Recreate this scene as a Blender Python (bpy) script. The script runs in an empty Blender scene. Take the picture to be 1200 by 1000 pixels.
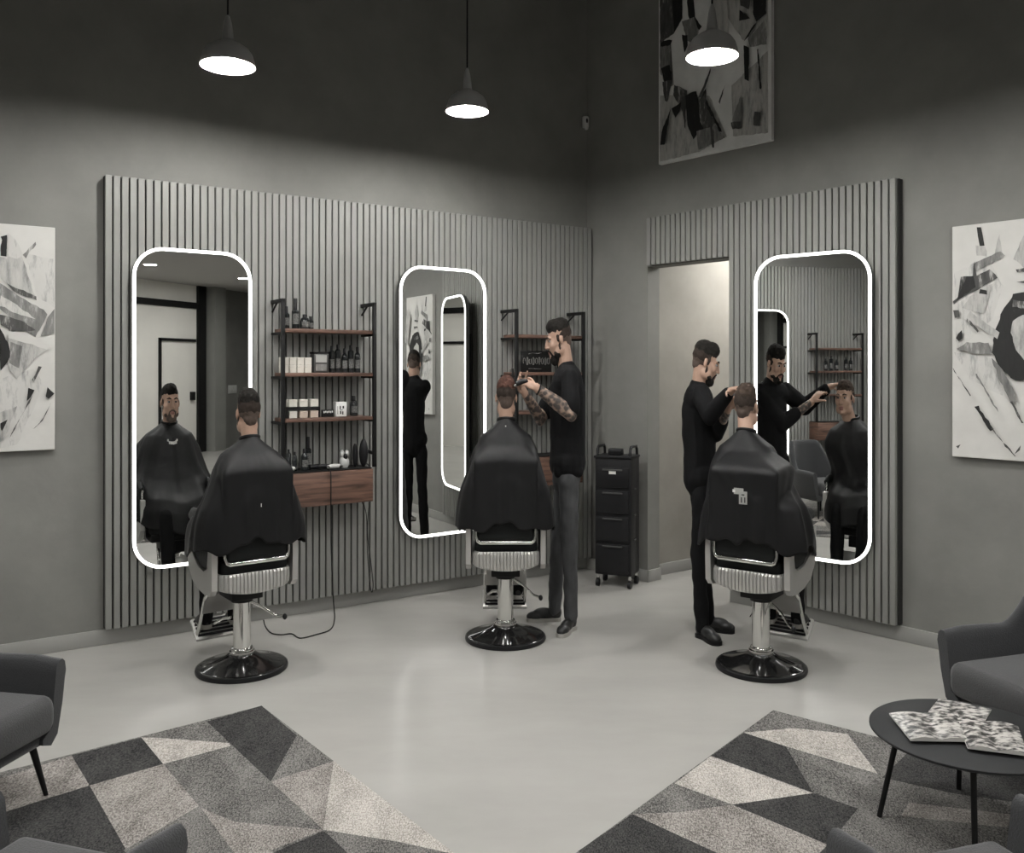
import bpy, bmesh, math, random
from mathutils import Vector, Matrix, noise
R = math.radians
PI = math.pi
scene = bpy.context.scene
COL = scene.collection
rnd = random.Random(7)

# ------------------------------------------------------------------ camera
F, H, HY = 1040.0, 1.52, 432.0
cam_d = bpy.data.cameras.new('camera')
cam = bpy.data.objects.new('camera', cam_d)
COL.objects.link(cam)
cam.location = (0, 0, H)
cam.rotation_euler = (PI / 2, 0, 0)
cam_d.sensor_width = 36
cam_d.lens = 36 * F / 1200
cam_d.shift_y = -(500 - HY) / 1200
cam_d.clip_end = 60
scene.camera = cam

# ------------------------------------------------------------------ room frame
CX, CY = 88 / F * 6.767, 6.767                       # the corner
def unit2(x, y):
    l = math.hypot(x, y)
    return (x / l, y / l)
UL = unit2(-1570, -F); NL = (-UL[1], UL[0])
UR = unit2(925, -F); NR = (UR[1], -UR[0])
PHL = math.atan2(-UL[1], -UL[0])                     # local X runs to the right as seen from the room
PHR = math.atan2(UR[1], UR[0])
def wl(side, x, y=HY, off=0.0):
    """the wall point that lies at this direction: distance from the corner and height"""
    u, n = (UL, NL) if side == 'L' else (UR, NR)
    bx, by = CX + off * n[0], CY + off * n[1]
    k = (x - 600) / F
    s = (k * by - bx) / (u[0] - k * u[1])
    return s, H + (HY - y) / F * (by + u[1] * s)
def wp(side, s, off=0.0, z=0.0):
    u, n = (UL, NL) if side == 'L' else (UR, NR)
    return Vector((CX + u[0] * s + n[0] * off, CY + u[1] * s + n[1] * off, z))
def fl(x, y, z=0.0):
    Y = F * (H - z) / (y - HY)
    return Vector(((x - 600) / F * Y, Y, z))
K = 0.72                                             # plan scale of furniture and figures

# ------------------------------------------------------------------ materials
def mat(name, col, rough=0.6, metal=0.0, spec=0.5, noise_s=None, noise_a=0.0, bump=0.0, bump_s=None,
        emit=None, es=0.0, coat=0.0, sheen=0.0, stretch=None, detail=4):
    m = bpy.data.materials.new(name); m.use_nodes = True
    nt = m.node_tree; b = nt.nodes['Principled BSDF']
    c = (col, col, col) if isinstance(col, (int, float)) else col
    b.inputs['Base Color'].default_value = (*c, 1)
    b.inputs['Roughness'].default_value = rough
    b.inputs['Metallic'].default_value = metal
    b.inputs['Specular IOR Level'].default_value = spec
    if coat: b.inputs['Coat Weight'].default_value = coat
    if sheen: b.inputs['Sheen Weight'].default_value = sheen
    if emit is not None:
        b.inputs['Emission Color'].default_value = (*emit, 1)
        b.inputs['Emission Strength'].default_value = es
    if noise_s or bump:
        tc = nt.nodes.new('ShaderNodeTexCoord'); mp = nt.nodes.new('ShaderNodeMapping')
        nt.links.new(tc.outputs['Object'], mp.inputs['Vector'])
        if stretch: mp.inputs['Scale'].default_value = stretch
    if noise_s:
        n = nt.nodes.new('ShaderNodeTexNoise'); n.inputs['Scale'].default_value = noise_s
        n.inputs['Detail'].default_value = detail; n.inputs['Roughness'].default_value = 0.6
        nt.links.new(mp.outputs[0], n.inputs['Vector'])
        r = nt.nodes.new('ShaderNodeValToRGB')
        r.color_ramp.elements[0].position = 0.3; r.color_ramp.elements[1].position = 0.7
        r.color_ramp.elements[0].color = (*[max(0, v * (1 - noise_a)) for v in c], 1)
        r.color_ramp.elements[1].color = (*[min(1, v * (1 + noise_a)) for v in c], 1)
        nt.links.new(n.outputs['Fac'], r.inputs['Fac']); nt.links.new(r.outputs[0], b.inputs['Base Color'])
    if bump:
        n2 = nt.nodes.new('ShaderNodeTexNoise'); n2.inputs['Scale'].default_value = bump_s or 40
        n2.inputs['Detail'].default_value = 5
        nt.links.new(mp.outputs[0], n2.inputs['Vector'])
        bp = nt.nodes.new('ShaderNodeBump'); bp.inputs['Strength'].default_value = bump
        bp.inputs['Distance'].default_value = 0.01
        nt.links.new(n2.outputs['Fac'], bp.inputs['Height']); nt.links.new(bp.outputs[0], b.inputs['Normal'])
    return m

M = {}
M['plaster'] = mat('grey_plaster', (0.205, 0.203, 0.188), 0.75, noise_s=2.2, noise_a=0.13, bump=0.25, bump_s=9, detail=8)
M['plaster_pass'] = mat('passage_plaster', (0.29, 0.275, 0.245), 0.75, noise_s=2.6, noise_a=0.12, bump=0.2, bump_s=9, detail=8)
M['slat'] = mat('grey_lacquered_slat', (0.24, 0.24, 0.225), 0.5, noise_s=3, noise_a=0.05)
M['slat_gap'] = mat('dark_felt_backing', (0.02, 0.02, 0.018), 0.9)
M['base'] = mat('grey_baseboard', (0.32, 0.318, 0.30), 0.5)
M['ceil'] = mat('grey_ceiling_paint', (0.5, 0.5, 0.5), 0.9)
M['ceil_low'] = mat('light_ceiling_paint', (0.42, 0.41, 0.39), 0.9)
M['floor'] = mat('polished_resin_floor', (0.405, 0.395, 0.372), 0.19, spec=0.3, noise_s=1.3, noise_a=0.06, bump=0.04, bump_s=5, stretch=(1, 2.2, 1), detail=6)
M['black'] = mat('black_metal', 0.010, 0.5, spec=.2)
M['black_gloss'] = mat('glossy_black_enamel', 0.012, 0.1, spec=0.6, coat=0.6)
M['leather'] = mat('black_leather', (0.010, 0.011, 0.011), 0.5, spec=.2, bump=0.15, bump_s=60)
M['chrome'] = mat('polished_chrome', (0.72, 0.72, 0.70), 0.12, metal=1.0)
M['silver'] = mat('silver_painted_metal', (0.50, 0.49, 0.47), 0.36, metal=0.55)
M['mirror'] = mat('mirror_glass', (0.86, 0.87, 0.86), 0.0, metal=1.0)
M['led'] = mat('white_light_strip', 0.9, 0.5, emit=(1.0, 0.99, 0.95), es=2.6)
M['cape'] = mat('black_nylon_cape', (0.009, 0.009, 0.0095), 0.5, spec=.22, bump=0.12, bump_s=14)
M['shirt'] = mat('black_cotton', (0.008, 0.008, 0.0085), 0.9, spec=.12, bump=0.2, bump_s=25)
M['shirt2'] = mat('black_sweatshirt', (0.008, 0.008, 0.0085), 0.9, spec=.12, bump=0.2, bump_s=25)
M['jeans'] = mat('grey_denim', (0.050, 0.051, 0.053), 0.85, noise_s=9, noise_a=0.4, bump=0.3, bump_s=22, stretch=(1, 1, 0.5))
M['trouser'] = mat('black_trouser_cloth', (0.008, 0.008, 0.0085), 0.9, spec=.12, bump=0.2, bump_s=22)
M['shoe'] = mat('black_shoe_leather', (0.014, 0.014, 0.014), 0.4)
M['sole'] = mat('pale_rubber_sole', (0.35, 0.34, 0.31), 0.7)
M['skin'] = mat('skin', (0.42, 0.27, 0.20), 0.5, noise_s=18, noise_a=0.06)
M['lips'] = mat('lips', (0.28, 0.13, 0.11), 0.5)
M['hair'] = mat('dark_brown_hair', (0.013, 0.0115, 0.010), 0.85, spec=.15, noise_s=45, noise_a=0.5, bump=0.5, bump_s=70)
M['hair_red'] = mat('auburn_hair', (0.085, 0.042, 0.032), 0.85, spec=.15, noise_s=45, noise_a=0.6, bump=0.8, bump_s=60)
M['hair_brown'] = mat('brown_hair', (0.050, 0.036, 0.028), 0.85, spec=.15, noise_s=45, noise_a=0.5, bump=0.8, bump_s=60)
M['fade'] = mat('cropped_hair', (0.038, 0.029, 0.024), 0.85, spec=.15, noise_s=60, noise_a=0.25)
M['stubble'] = mat('shaved_hair', (0.088, 0.062, 0.049), 0.75, noise_s=70, noise_a=0.2)
M['downlight'] = mat('lit_downlight', 0.9, 0.5, emit=(1.0, 0.99, 0.97), es=320)
M['eye'] = mat('eye_white', 0.32, 0.4)
M['iris'] = mat('dark_iris', 0.01, 0.2)
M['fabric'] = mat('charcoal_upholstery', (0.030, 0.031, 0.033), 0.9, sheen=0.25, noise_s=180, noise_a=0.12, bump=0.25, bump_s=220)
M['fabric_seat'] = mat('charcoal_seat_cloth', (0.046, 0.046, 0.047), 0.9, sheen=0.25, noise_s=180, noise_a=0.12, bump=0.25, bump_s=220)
M['table'] = mat('matt_black_tabletop', (0.026, 0.027, 0.028), 0.55, spec=.25)
M['white_box'] = mat('cream_card', (0.62, 0.60, 0.54), 0.6)
M['tan_box'] = mat('pale_tan_card', (0.5, 0.42, 0.35), 0.6)
M['label_dim'] = mat('grey_bottle_label', (0.11, 0.11, 0.105), 0.5, noise_s=120, noise_a=.9)
M['label'] = mat('pale_print', (0.36, 0.36, 0.34), 0.6)
M['print_white'] = mat('white_print', (0.75, 0.75, 0.72), 0.6)
M['tin'] = mat('dark_grey_tin', (0.07, 0.07, 0.068), 0.4, metal=0.3)
M['glass_dark'] = mat('dark_bottle_glass', (0.014, 0.016, 0.017), 0.12, spec=0.6)
M['canvas'] = mat('white_canvas', (0.60, 0.59, 0.56), 0.8, noise_s=5, noise_a=0.06)
M['canvas_high'] = mat('high_white_canvas', (0.72, 0.72, 0.70), 0.8, noise_s=5, noise_a=0.12)  # white canvas of the highest painting, paler base than the plain canvas
def paint_mat(name, v, cut, soft):
    """dry-brush paint: streaks where the canvas shows through"""
    m = bpy.data.materials.new(name); m.use_nodes = True
    nt = m.node_tree; b = nt.nodes['Principled BSDF']; b.inputs['Roughness'].default_value = 0.7
    tc = nt.nodes.new('ShaderNodeTexCoord'); mp = nt.nodes.new('ShaderNodeMapping')
    mp.inputs['Rotation'].default_value = (0, R(35), 0); mp.inputs['Scale'].default_value = (1, 1, .22)
    n = nt.nodes.new('ShaderNodeTexNoise'); n.inputs['Scale'].default_value = 30; n.inputs['Detail'].default_value = 6; n.inputs['Roughness'].default_value = .7
    nt.links.new(tc.outputs['Object'], mp.inputs['Vector']); nt.links.new(mp.outputs[0], n.inputs['Vector'])
    r = nt.nodes.new('ShaderNodeValToRGB'); e = r.color_ramp.elements
    e[0].position = .30; e[0].color = (v * .6, v * .6, v * .58, 1)
    e[1].position = cut; e[1].color = (v * 1.3, v * 1.28, v * 1.22, 1)
    q = e.new(min(.99, cut + soft)); q.color = (.55, .54, .51, 1)
    nt.links.new(n.outputs['Fac'], r.inputs['Fac']); nt.links.new(r.outputs[0], b.inputs['Base Color'])
    return m
for nm, v, c_, a in (('paint_black', 0.012, .66, .12), ('paint_dark', 0.06, .56, .14), ('paint_mid', 0.17, .54, .16), ('paint_light', 0.34, .5, .2), ('paint_pale', 0.44, .5, .2)):
    M[nm] = paint_mat(nm, v, c_, a)
M['paint_white'] = mat('paint_white', (0.60, 0.59, 0.56), 0.7)
M['plastic_white'] = mat('white_plastic', (0.55, 0.55, 0.53), 0.4)
M['plastic_black'] = mat('black_plastic', (0.011, 0.011, 0.012), 0.4, spec=.25)
M['partition'] = mat('pale_partition_paint', (0.78, 0.76, 0.71), 0.7, noise_s=1.5, noise_a=0.04)
M['lamp_shade'] = mat('grey_metal_shade', (0.55, 0.55, 0.55), 0.3, metal=0.5)
M['shade_inner'] = mat('white_enamel_lining', (0.85, 0.85, 0.83), 0.5)
M['bulb'] = mat('lit_lamp_diffuser', 0.9, 0.5, emit=(1.0, 0.985, 0.955), es=760)
M['panel_light'] = mat('lit_ceiling_panel', 0.9, 0.5, emit=(1.0, 0.99, 0.97), es=26)  # emission for the added fill panels and the passage light
M['comb'] = mat('black_comb', 0.01, 0.4)

def tattoo_mat():
    m = bpy.data.materials.new('tattooed_skin'); m.use_nodes = True
    nt = m.node_tree; b = nt.nodes['Principled BSDF']; b.inputs['Roughness'].default_value = 0.5
    tc = nt.nodes.new('ShaderNodeTexCoord')
    n = nt.nodes.new('ShaderNodeTexNoise'); n.inputs['Scale'].default_value = 30; n.inputs['Detail'].default_value = 3
    v = nt.nodes.new('ShaderNodeTexVoronoi'); v.inputs['Scale'].default_value = 42
    nt.links.new(tc.outputs['Object'], n.inputs['Vector']); nt.links.new(tc.outputs['Object'], v.inputs['Vector'])
    mt = nt.nodes.new('ShaderNodeMath'); mt.operation = 'MULTIPLY'
    nt.links.new(n.outputs['Fac'], mt.inputs[0]); nt.links.new(v.outputs['Distance'], mt.inputs[1])
    r = nt.nodes.new('ShaderNodeValToRGB')
    r.color_ramp.elements[0].position = 0.2; r.color_ramp.elements[0].color = (0.055, 0.045, 0.04, 1)
    r.color_ramp.elements[1].position = 0.40; r.color_ramp.elements[1].color = (0.34, 0.24, 0.185, 1)
    nt.links.new(mt.outputs[0], r.inputs['Fac']); nt.links.new(r.outputs[0], b.inputs['Base Color'])
    return m
M['tattoo'] = tattoo_mat()

def walnut_mat(name, dark, light, axis_scale):
    m = bpy.data.materials.new(name); m.use_nodes = True
    nt = m.node_tree; b = nt.nodes['Principled BSDF']; b.inputs['Roughness'].default_value = 0.45
    tc = nt.nodes.new('ShaderNodeTexCoord'); mp = nt.nodes.new('ShaderNodeMapping'); mp.inputs['Scale'].default_value = axis_scale
    n = nt.nodes.new('ShaderNodeTexNoise'); n.inputs['Scale'].default_value = 3.0; n.inputs['Detail'].default_value = 6; n.inputs['Distortion'].default_value = 0.6
    nt.links.new(tc.outputs['Object'], mp.inputs['Vector']); nt.links.new(mp.outputs[0], n.inputs['Vector'])
    r = nt.nodes.new('ShaderNodeValToRGB')
    r.color_ramp.elements[0].position = 0.33; r.color_ramp.elements[0].color = (*dark, 1)
    r.color_ramp.elements[1].position = 0.66; r.color_ramp.elements[1].color = (*light, 1)
    nt.links.new(n.outputs['Fac'], r.inputs['Fac']); nt.links.new(r.outputs[0], b.inputs['Base Color'])
    return m
M['walnut'] = walnut_mat('walnut_veneer', (0.055, 0.030, 0.022), (0.19, 0.105, 0.075), (1.2, 1.2, 14))

def rug_mat(name, a, b_):
    m = bpy.data.materials.new(name); m.use_nodes = True
    nt = m.node_tree; b = nt.nodes['Principled BSDF']; b.inputs['Roughness'].default_value = 1.0
    b.inputs['Specular IOR Level'].default_value = 0.1
    tc = nt.nodes.new('ShaderNodeTexCoord'); mp = nt.nodes.new('ShaderNodeMapping'); mp.inputs['Scale'].default_value = (1, 0.45, 1)
    n = nt.nodes.new('ShaderNodeTexNoise'); n.inputs['Scale'].default_value = 240; n.inputs['Detail'].default_value = 3
    n2 = nt.nodes.new('ShaderNodeTexNoise'); n2.inputs['Scale'].default_value = 9; n2.inputs['Detail'].default_value = 3
    nt.links.new(tc.outputs['Object'], mp.inputs['Vector'])
    nt.links.new(mp.outputs[0], n.inputs['Vector']); nt.links.new(mp.outputs[0], n2.inputs['Vector'])
    mx = nt.nodes.new('ShaderNodeMath'); mx.operation = 'MULTIPLY_ADD'; mx.inputs[1].default_value = 0.35
    nt.links.new(n2.outputs['Fac'], mx.inputs[0]); nt.links.new(n.outputs['Fac'], mx.inputs[2])
    r = nt.nodes.new('ShaderNodeValToRGB')
    r.color_ramp.elements[0].position = 0.50; r.color_ramp.elements[0].color = (*a, 1)
    r.color_ramp.elements[1].position = 0.86; r.color_ramp.elements[1].color = (*b_, 1)
    nt.links.new(mx.outputs[0], r.inputs['Fac']); nt.links.new(r.outputs[0], b.inputs['Base Color'])
    bp = nt.nodes.new('ShaderNodeBump'); bp.inputs['Strength'].default_value = 0.5; bp.inputs['Distance'].default_value = 0.004
    nt.links.new(n.outputs['Fac'], bp.inputs['Height']); nt.links.new(bp.outputs[0], b.inputs['Normal'])
    return m
M['rug_dark'] = rug_mat('rug_charcoal', (0.018, 0.018, 0.019), (0.085, 0.083, 0.08))
M['rug_mid'] = rug_mat('rug_mid_grey', (0.045, 0.044, 0.042), (0.27, 0.26, 0.245))
M['rug_light'] = rug_mat('rug_pale_grey', (0.11, 0.10, 0.092), (0.44, 0.41, 0.38))
M['rug_pale'] = rug_mat('rug_cream', (0.24, 0.22, 0.20), (0.62, 0.585, 0.54))

def print_mat():
    m = bpy.data.materials.new('magazine_photo_print'); m.use_nodes = True
    nt = m.node_tree; b = nt.nodes['Principled BSDF']; b.inputs['Roughness'].default_value = 0.3
    tc = nt.nodes.new('ShaderNodeTexCoord'); mp = nt.nodes.new('ShaderNodeMapping'); mp.inputs['Scale'].default_value = (1, 1.6, 1)
    n = nt.nodes.new('ShaderNodeTexNoise'); n.inputs['Scale'].default_value = 38; n.inputs['Detail'].default_value = 5
    nt.links.new(tc.outputs['Object'], mp.inputs['Vector']); nt.links.new(mp.outputs[0], n.inputs['Vector'])
    r = nt.nodes.new('ShaderNodeValToRGB')
    r.color_ramp.elements[0].position = 0.42; r.color_ramp.elements[0].color = (0.03, 0.03, 0.03, 1)
    r.color_ramp.elements[1].position = 0.60; r.color_ramp.elements[1].color = (0.55, 0.53, 0.50, 1)
    nt.links.new(n.outputs['Fac'], r.inputs['Fac']); nt.links.new(r.outputs[0], b.inputs['Base Color'])
    return m
M['print'] = print_mat()
M['paper'] = mat('pale_paper', (0.62, 0.61, 0.58), 0.5)

# ------------------------------------------------------------------ mesh builder
class MB:
    """collects shapes, then links them as one mesh object"""
    def __init__(s): s.bm = bmesh.new(); s.mats = []
    def mi(s, m):
        if m is None: return 0
        if m not in s.mats: s.mats.append(m)
        return s.mats.index(m)
    def add(s, other, m=None, mx=None):
        idx = s.mi(m); vm = {}
        for v in other.verts: vm[v] = s.bm.verts.new(mx @ v.co if mx else v.co)
        for f in other.faces:
            try:
                nf = s.bm.faces.new([vm[v] for v in f.verts]); nf.material_index = idx; nf.smooth = True
            except ValueError: pass
        other.free()
        return s
    def box(s, c, size, m=None, r=0.0, rot=None, seg=2):
        b = bmesh.new(); bmesh.ops.create_cube(b, size=1)
        for v in b.verts: v.co = Vector((v.co.x * size[0], v.co.y * size[1], v.co.z * size[2]))
        if r > 0: bmesh.ops.bevel(b, geom=b.edges[:], offset=min(r, min(size) * 0.49), segments=seg, profile=0.5, affect='EDGES')
        mx = Matrix.Translation(c) @ (rot if rot is not None else Matrix.Identity(4))
        return s.add(b, m, mx)
    def cyl(s, a, b_, r1, r2=None, m=None, n=20, cap=True):
        a, b_ = Vector(a), Vector(b_); r2 = r1 if r2 is None else r2
        d = b_ - a; L = d.length
        b = bmesh.new(); bmesh.ops.create_cone(b, cap_ends=cap, segments=n, radius1=r1, radius2=r2, depth=L)
        q = Vector((0, 0, 1)).rotation_difference(d).to_matrix().to_4x4()
        return s.add(b, m, Matrix.Translation((a + b_) / 2) @ q)
    def ell(s, c, r, m=None, rot=None, n=16):
        b = bmesh.new(); bmesh.ops.create_uvsphere(b, u_segments=n, v_segments=max(6, n // 2 + 2), radius=1)
        mx = Matrix.Translation(c) @ (rot if rot is not None else Matrix.Identity(4)) @ Matrix.Diagonal((*((r, r, r) if isinstance(r, (int, float)) else r), 1))
        return s.add(b, m, mx)
    def cap(s, a, b_, ra, rb=None, m=None, n=14):
        rb = ra if rb is None else rb
        s.cyl(a, b_, ra, rb, m, n); s.ell(a, ra, m, n=n); s.ell(b_, rb, m, n=n)
        return s
    def lathe(s, prof, m=None, n=40, c=(0, 0, 0), close=True):
        b = bmesh.new(); rings = []
        for (r, z) in prof:
            if r < 1e-5: rings.append([b.verts.new((0, 0, z))])
            else: rings.append([b.verts.new((r * math.cos(2 * PI * k / n), r * math.sin(2 * PI * k / n), z)) for k in range(n)])
        for i in range(len(rings) - 1):
            A, B = rings[i], rings[i + 1]
            for k in range(n):
                k2 = (k + 1) % n
                if len(A) == 1 and len(B) == 1: continue
                if len(A) == 1: b.faces.new([A[0], B[k2], B[k]])
                elif len(B) == 1: b.faces.new([A[k], A[k2], B[0]])
                else: b.faces.new([A[k], A[k2], B[k2], B[k]])
        return s.add(b, m, Matrix.Translation(c))
    def tube(s, pts, r, m=None, n=10, closed=False):
        pts = [Vector(p) for p in pts]; N = len(pts)
        b = bmesh.new(); rings = []; up = None
        for i, p in enumerate(pts):
            if closed: t = (pts[(i + 1) % N] - pts[i - 1]).normalized()
            else: t = (pts[min(i + 1, N - 1)] - pts[max(i - 1, 0)]).normalized()
            if up is None:
                up = Vector((0, 0, 1)) if abs(t.z) < 0.9 else Vector((1, 0, 0))
            u = (up - t * up.dot(t)).normalized(); w = t.cross(u); up = u
            rr = r[i] if isinstance(r, (list, tuple)) else r
            rings.append([b.verts.new(p + (u * math.cos(2 * PI * k / n) + w * math.sin(2 * PI * k / n)) * rr) for k in range(n)])
        for i in range(N if closed else N - 1):
            A, B = rings[i], rings[(i + 1) % N]
            for k in range(n): b.faces.new([A[k], A[(k + 1) % n], B[(k + 1) % n], B[k]])
        if not closed:
            b.faces.new(rings[0][::-1]); b.faces.new(rings[-1])
        return s.add(b, m)
    def prism(s, poly, a0, a1, plane='xz', m=None):
        """extrude a polygon: plane xz -> along y, yz -> along x, xy -> along z"""
        def P(p, a):
            if plane == 'xz': return (p[0], a, p[1])
            if plane == 'yz': return (a, p[0], p[1])
            return (p[0], p[1], a)
        b = bmesh.new()
        A = [b.verts.new(P(p, a0)) for p in poly]; B = [b.verts.new(P(p, a1)) for p in poly]
        n = len(poly)
        b.faces.new(A); b.faces.new(B[::-1])
        for k in range(n): b.faces.new([A[k], B[k], B[(k + 1) % n], A[(k + 1) % n]])
        bmesh.ops.triangulate(b, faces=[f for f in b.faces if len(f.verts) > 4])
        return s.add(b, m)
    def grid(s, rows, m=None, closed_u=False):
        b = bmesh.new(); V = [[b.verts.new(p) for p in r] for r in rows]
        for i in range(len(V) - 1):
            n = len(V[i])
            for k in range(n if closed_u else n - 1):
                b.faces.new([V[i][k], V[i][(k + 1) % n], V[i + 1][(k + 1) % n], V[i + 1][k]])
        return s.add(b, m)
    def build(s, name, m=None, parent=None, loc=(0, 0, 0), rz=0.0, k=1.0, sharp=38, weld=False):
        if weld: bmesh.ops.remove_doubles(s.bm, verts=s.bm.verts[:], dist=1e-5)
        bmesh.ops.recalc_face_normals(s.bm, faces=s.bm.faces[:])
        me = bpy.data.meshes.new(name)
        if k != 1.0:
            for v in s.bm.verts: v.co.x *= k; v.co.y *= k
        s.bm.to_mesh(me); s.bm.free()
        if s.mats: 
            for q in s.mats: me.materials.append(M[q] if isinstance(q, str) else q)
        else: me.materials.append(M[m] if isinstance(m, str) else m)
        me.set_sharp_from_angle(angle=R(sharp))
        o = bpy.data.objects.new(name, me); COL.objects.link(o)
        o.location = loc; o.rotation_euler = (0, 0, rz)
        if parent: o.parent = parent
        return o

def tag(o, label=None, cat=None, group=None, kind=None):
    if label: o['label'] = label
    if cat: o['category'] = cat
    if group: o['group'] = group
    if kind: o['kind'] = kind
    return o
def thing(name, label, cat, loc=(0, 0, 0), rz=0.0, group=None):
    o = bpy.data.objects.new(name, None); COL.objects.link(o)
    o.location = loc; o.rotation_euler = (0, 0, rz); o.empty_display_size = 0.1
    return tag(o, label, cat, group)
def dup(root, loc, rz=None, label=None):
    r = root.copy(); COL.objects.link(r); r.location = loc
    if rz is not None: r.rotation_euler = (0, 0, rz)
    if label: r['label'] = label
    def kids(src, dst):
        for ch in [c for c in bpy.data.objects if c.parent == src]:
            c = ch.copy(); COL.objects.link(c); c.parent = dst
            kids(ch, c)
    kids(root, r)
    return r
def struct(o): o['kind'] = 'structure'; return o

# ------------------------------------------------------------------ room shell
HT, LOWZ, YB, LOWY = 4.75, 3.02, -2.6, 3.35           # high ceiling, low ceiling, back wall, edge of the low ceiling
SL_END = 4.35
def wall_slab(name, side, s0, s1, z0, z1, m='plaster', th=0.13):
    mb = MB()
    a, b_ = wp(side, s0), wp(side, s1)
    mb.box(((a.x + b_.x) / 2 - (NL if side == 'L' else NR)[0] * th / 2, (a.y + b_.y) / 2 - (NL if side == 'L' else NR)[1] * th / 2, (z0 + z1) / 2),
           (abs(s1 - s0), th, z1 - z0), m, rot=Matrix.Rotation(PHL if side == 'L' else PHR, 4, 'Z'))
    return mb
struct(wall_slab('', 'L', -0.15, SL_END, 0, HT).build('wall_left'))
T0 = wl('R', 759, HY)[0]; T1 = wl('R', 854, HY, 0.0)[0] + 0.02
DOORZ = 2.245
TEND = (CY - YB) / -UR[1] + 0.0
mbw = MB()
def add_r(s0, s1, z0, z1, th=0.13):
    a, b_ = wp('R', s0), wp('R', s1)
    mbw.box(((a.x + b_.x) / 2 - NR[0] * th / 2, (a.y + b_.y) / 2 - NR[1] * th / 2, (z0 + z1) / 2), (s1 - s0, th, z1 - z0), 'plaster', rot=Matrix.Rotation(PHR, 4, 'Z'))
add_r(-0.12, T0, 0, DOORZ); add_r(T1, TEND + 0.2, 0, DOORZ); add_r(-0.12, TEND + 0.2, DOORZ, HT)
struct(mbw.build('wall_right'))
# return of the left wall towards the viewer (outside the frame, seen in the right mirror)
RX = wp('L', SL_END).x; RY = wp('L', SL_END).y
struct(MB().box((RX - 0.065, (RY + YB) / 2, HT / 2), (0.13, RY - YB + 0.1, HT), 'plaster').build('wall_left_return'))
XR = wp('R', TEND).x
# back wall with a pale partition in black frames (seen in the left mirror)
struct(MB().box(((RX + XR) / 2, YB - 0.075, LOWZ / 2), (XR - RX + 0.4, 0.15, LOWZ), 'plaster').build('wall_back'))
struct(MB().box(((RX + XR) / 2 + .2, (CY + YB) / 2, -0.05), (XR - RX + 1.6, CY - YB + 5.0, 0.1), 'floor').build('floor'))
struct(MB().box(((RX + XR) / 2 + .2, (LOWY + CY + 2.6) / 2, HT + 0.05), (XR - RX + 1.6, CY + 2.6 - LOWY, 0.1), 'ceil').build('ceiling'))
struct(MB().box(((RX + XR) / 2, (LOWY + YB) / 2, LOWZ + 0.05), (XR - RX + 0.4, LOWY - YB + 0.2, 0.1), 'ceil_low').build('ceiling_low'))
struct(MB().box(((RX + XR) / 2, LOWY + 0.05, (LOWZ + HT) / 2 + 0.05), (XR - RX + 0.4, 0.1, HT - LOWZ - 0.1), 'plaster').build('wall_bulkhead'))
# passage behind the doorway
PA = Vector((1.086, 6.53, 0)); pd = Vector((0.80, 0.60, 0)).normalized(); pn = Vector((-pd.y, pd.x, 0))
pang = math.atan2(pd.y, pd.x)
PA0 = PA - pd * 0.12
PL = 2.6
c0 = PA0 + pd * PL / 2 + pn * 0.05
struct(MB().box((c0.x, c0.y, 1.35), (PL, 0.1, 2.7), 'plaster_pass', rot=Matrix.Rotation(pang, 4, 'Z')).build('wall_passage_left'))
pe = PA0 + pd * PL
struct(MB().box((pe.x + 0.05 * pd.x - 0.5 * pn.x * 1.6, pe.y + 0.05 * pd.y - 0.5 * pn.y * 1.6, 1.35), (0.1, 1.9, 2.7), 'plaster_pass', rot=Matrix.Rotation(pang, 4, 'Z')).build('wall_passage_end'))
pr = wp('R', T1 + 0.02, -0.14)
q0 = pr + pd * 1.1
struct(MB().box((q0.x, q0.y, 1.35), (2.2, 0.08, 2.7), 'plaster_pass', rot=Matrix.Rotation(pang, 4, 'Z')).build('wall_passage_right'))
cc = (PA0 + pe + pr + pr + pd * 2.2) / 4
_a, _b = wp('R', 0.35, -0.14), wp('R', T1 + 0.25, -0.14)
struct(MB().prism([(_a.x, _a.y), (_b.x, _b.y), (_b.x + pd.x * 2.3, _b.y + pd.y * 2.3), (_a.x + pd.x * 2.9, _a.y + pd.y * 2.9)], 2.66, 2.72, 'xy', 'ceil_low').build('ceiling_passage'))
# baseboards
BH = 0.083
def baseboard(name, a, b_, n, th=0.018):
    d = (b_ - a); L = d.length; ang = math.atan2(d.y, d.x); c = (a + b_) / 2 + n * th / 2
    mb = MB().box((c.x, c.y, BH / 2), (L, th, BH), 'base', r=0.003, rot=Matrix.Rotation(ang, 4, 'Z'))
    return struct(mb.build(name))
nl = Vector((NL[0], NL[1], 0)); nr = Vector((NR[0], NR[1], 0))
baseboard('baseboard_left', wp('L', 0.0), wp('L', SL_END), nl)
baseboard('baseboard_right_corner', wp('R', 0.0), wp('R', T0 + 0.018), nr)
baseboard('baseboard_right', wp('R', T1), wp('R', TEND), nr)
baseboard('baseboard_jamb', wp('R', T0, 0.018), wp('R', T0, -0.13), Vector((UR[0], UR[1], 0)))
baseboard('baseboard_passage', PA0, pe, -pn)
baseboard('baseboard_left_return', Vector((RX, RY, 0)), Vector((RX, YB, 0)), Vector((1, 0, 0)))

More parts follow.
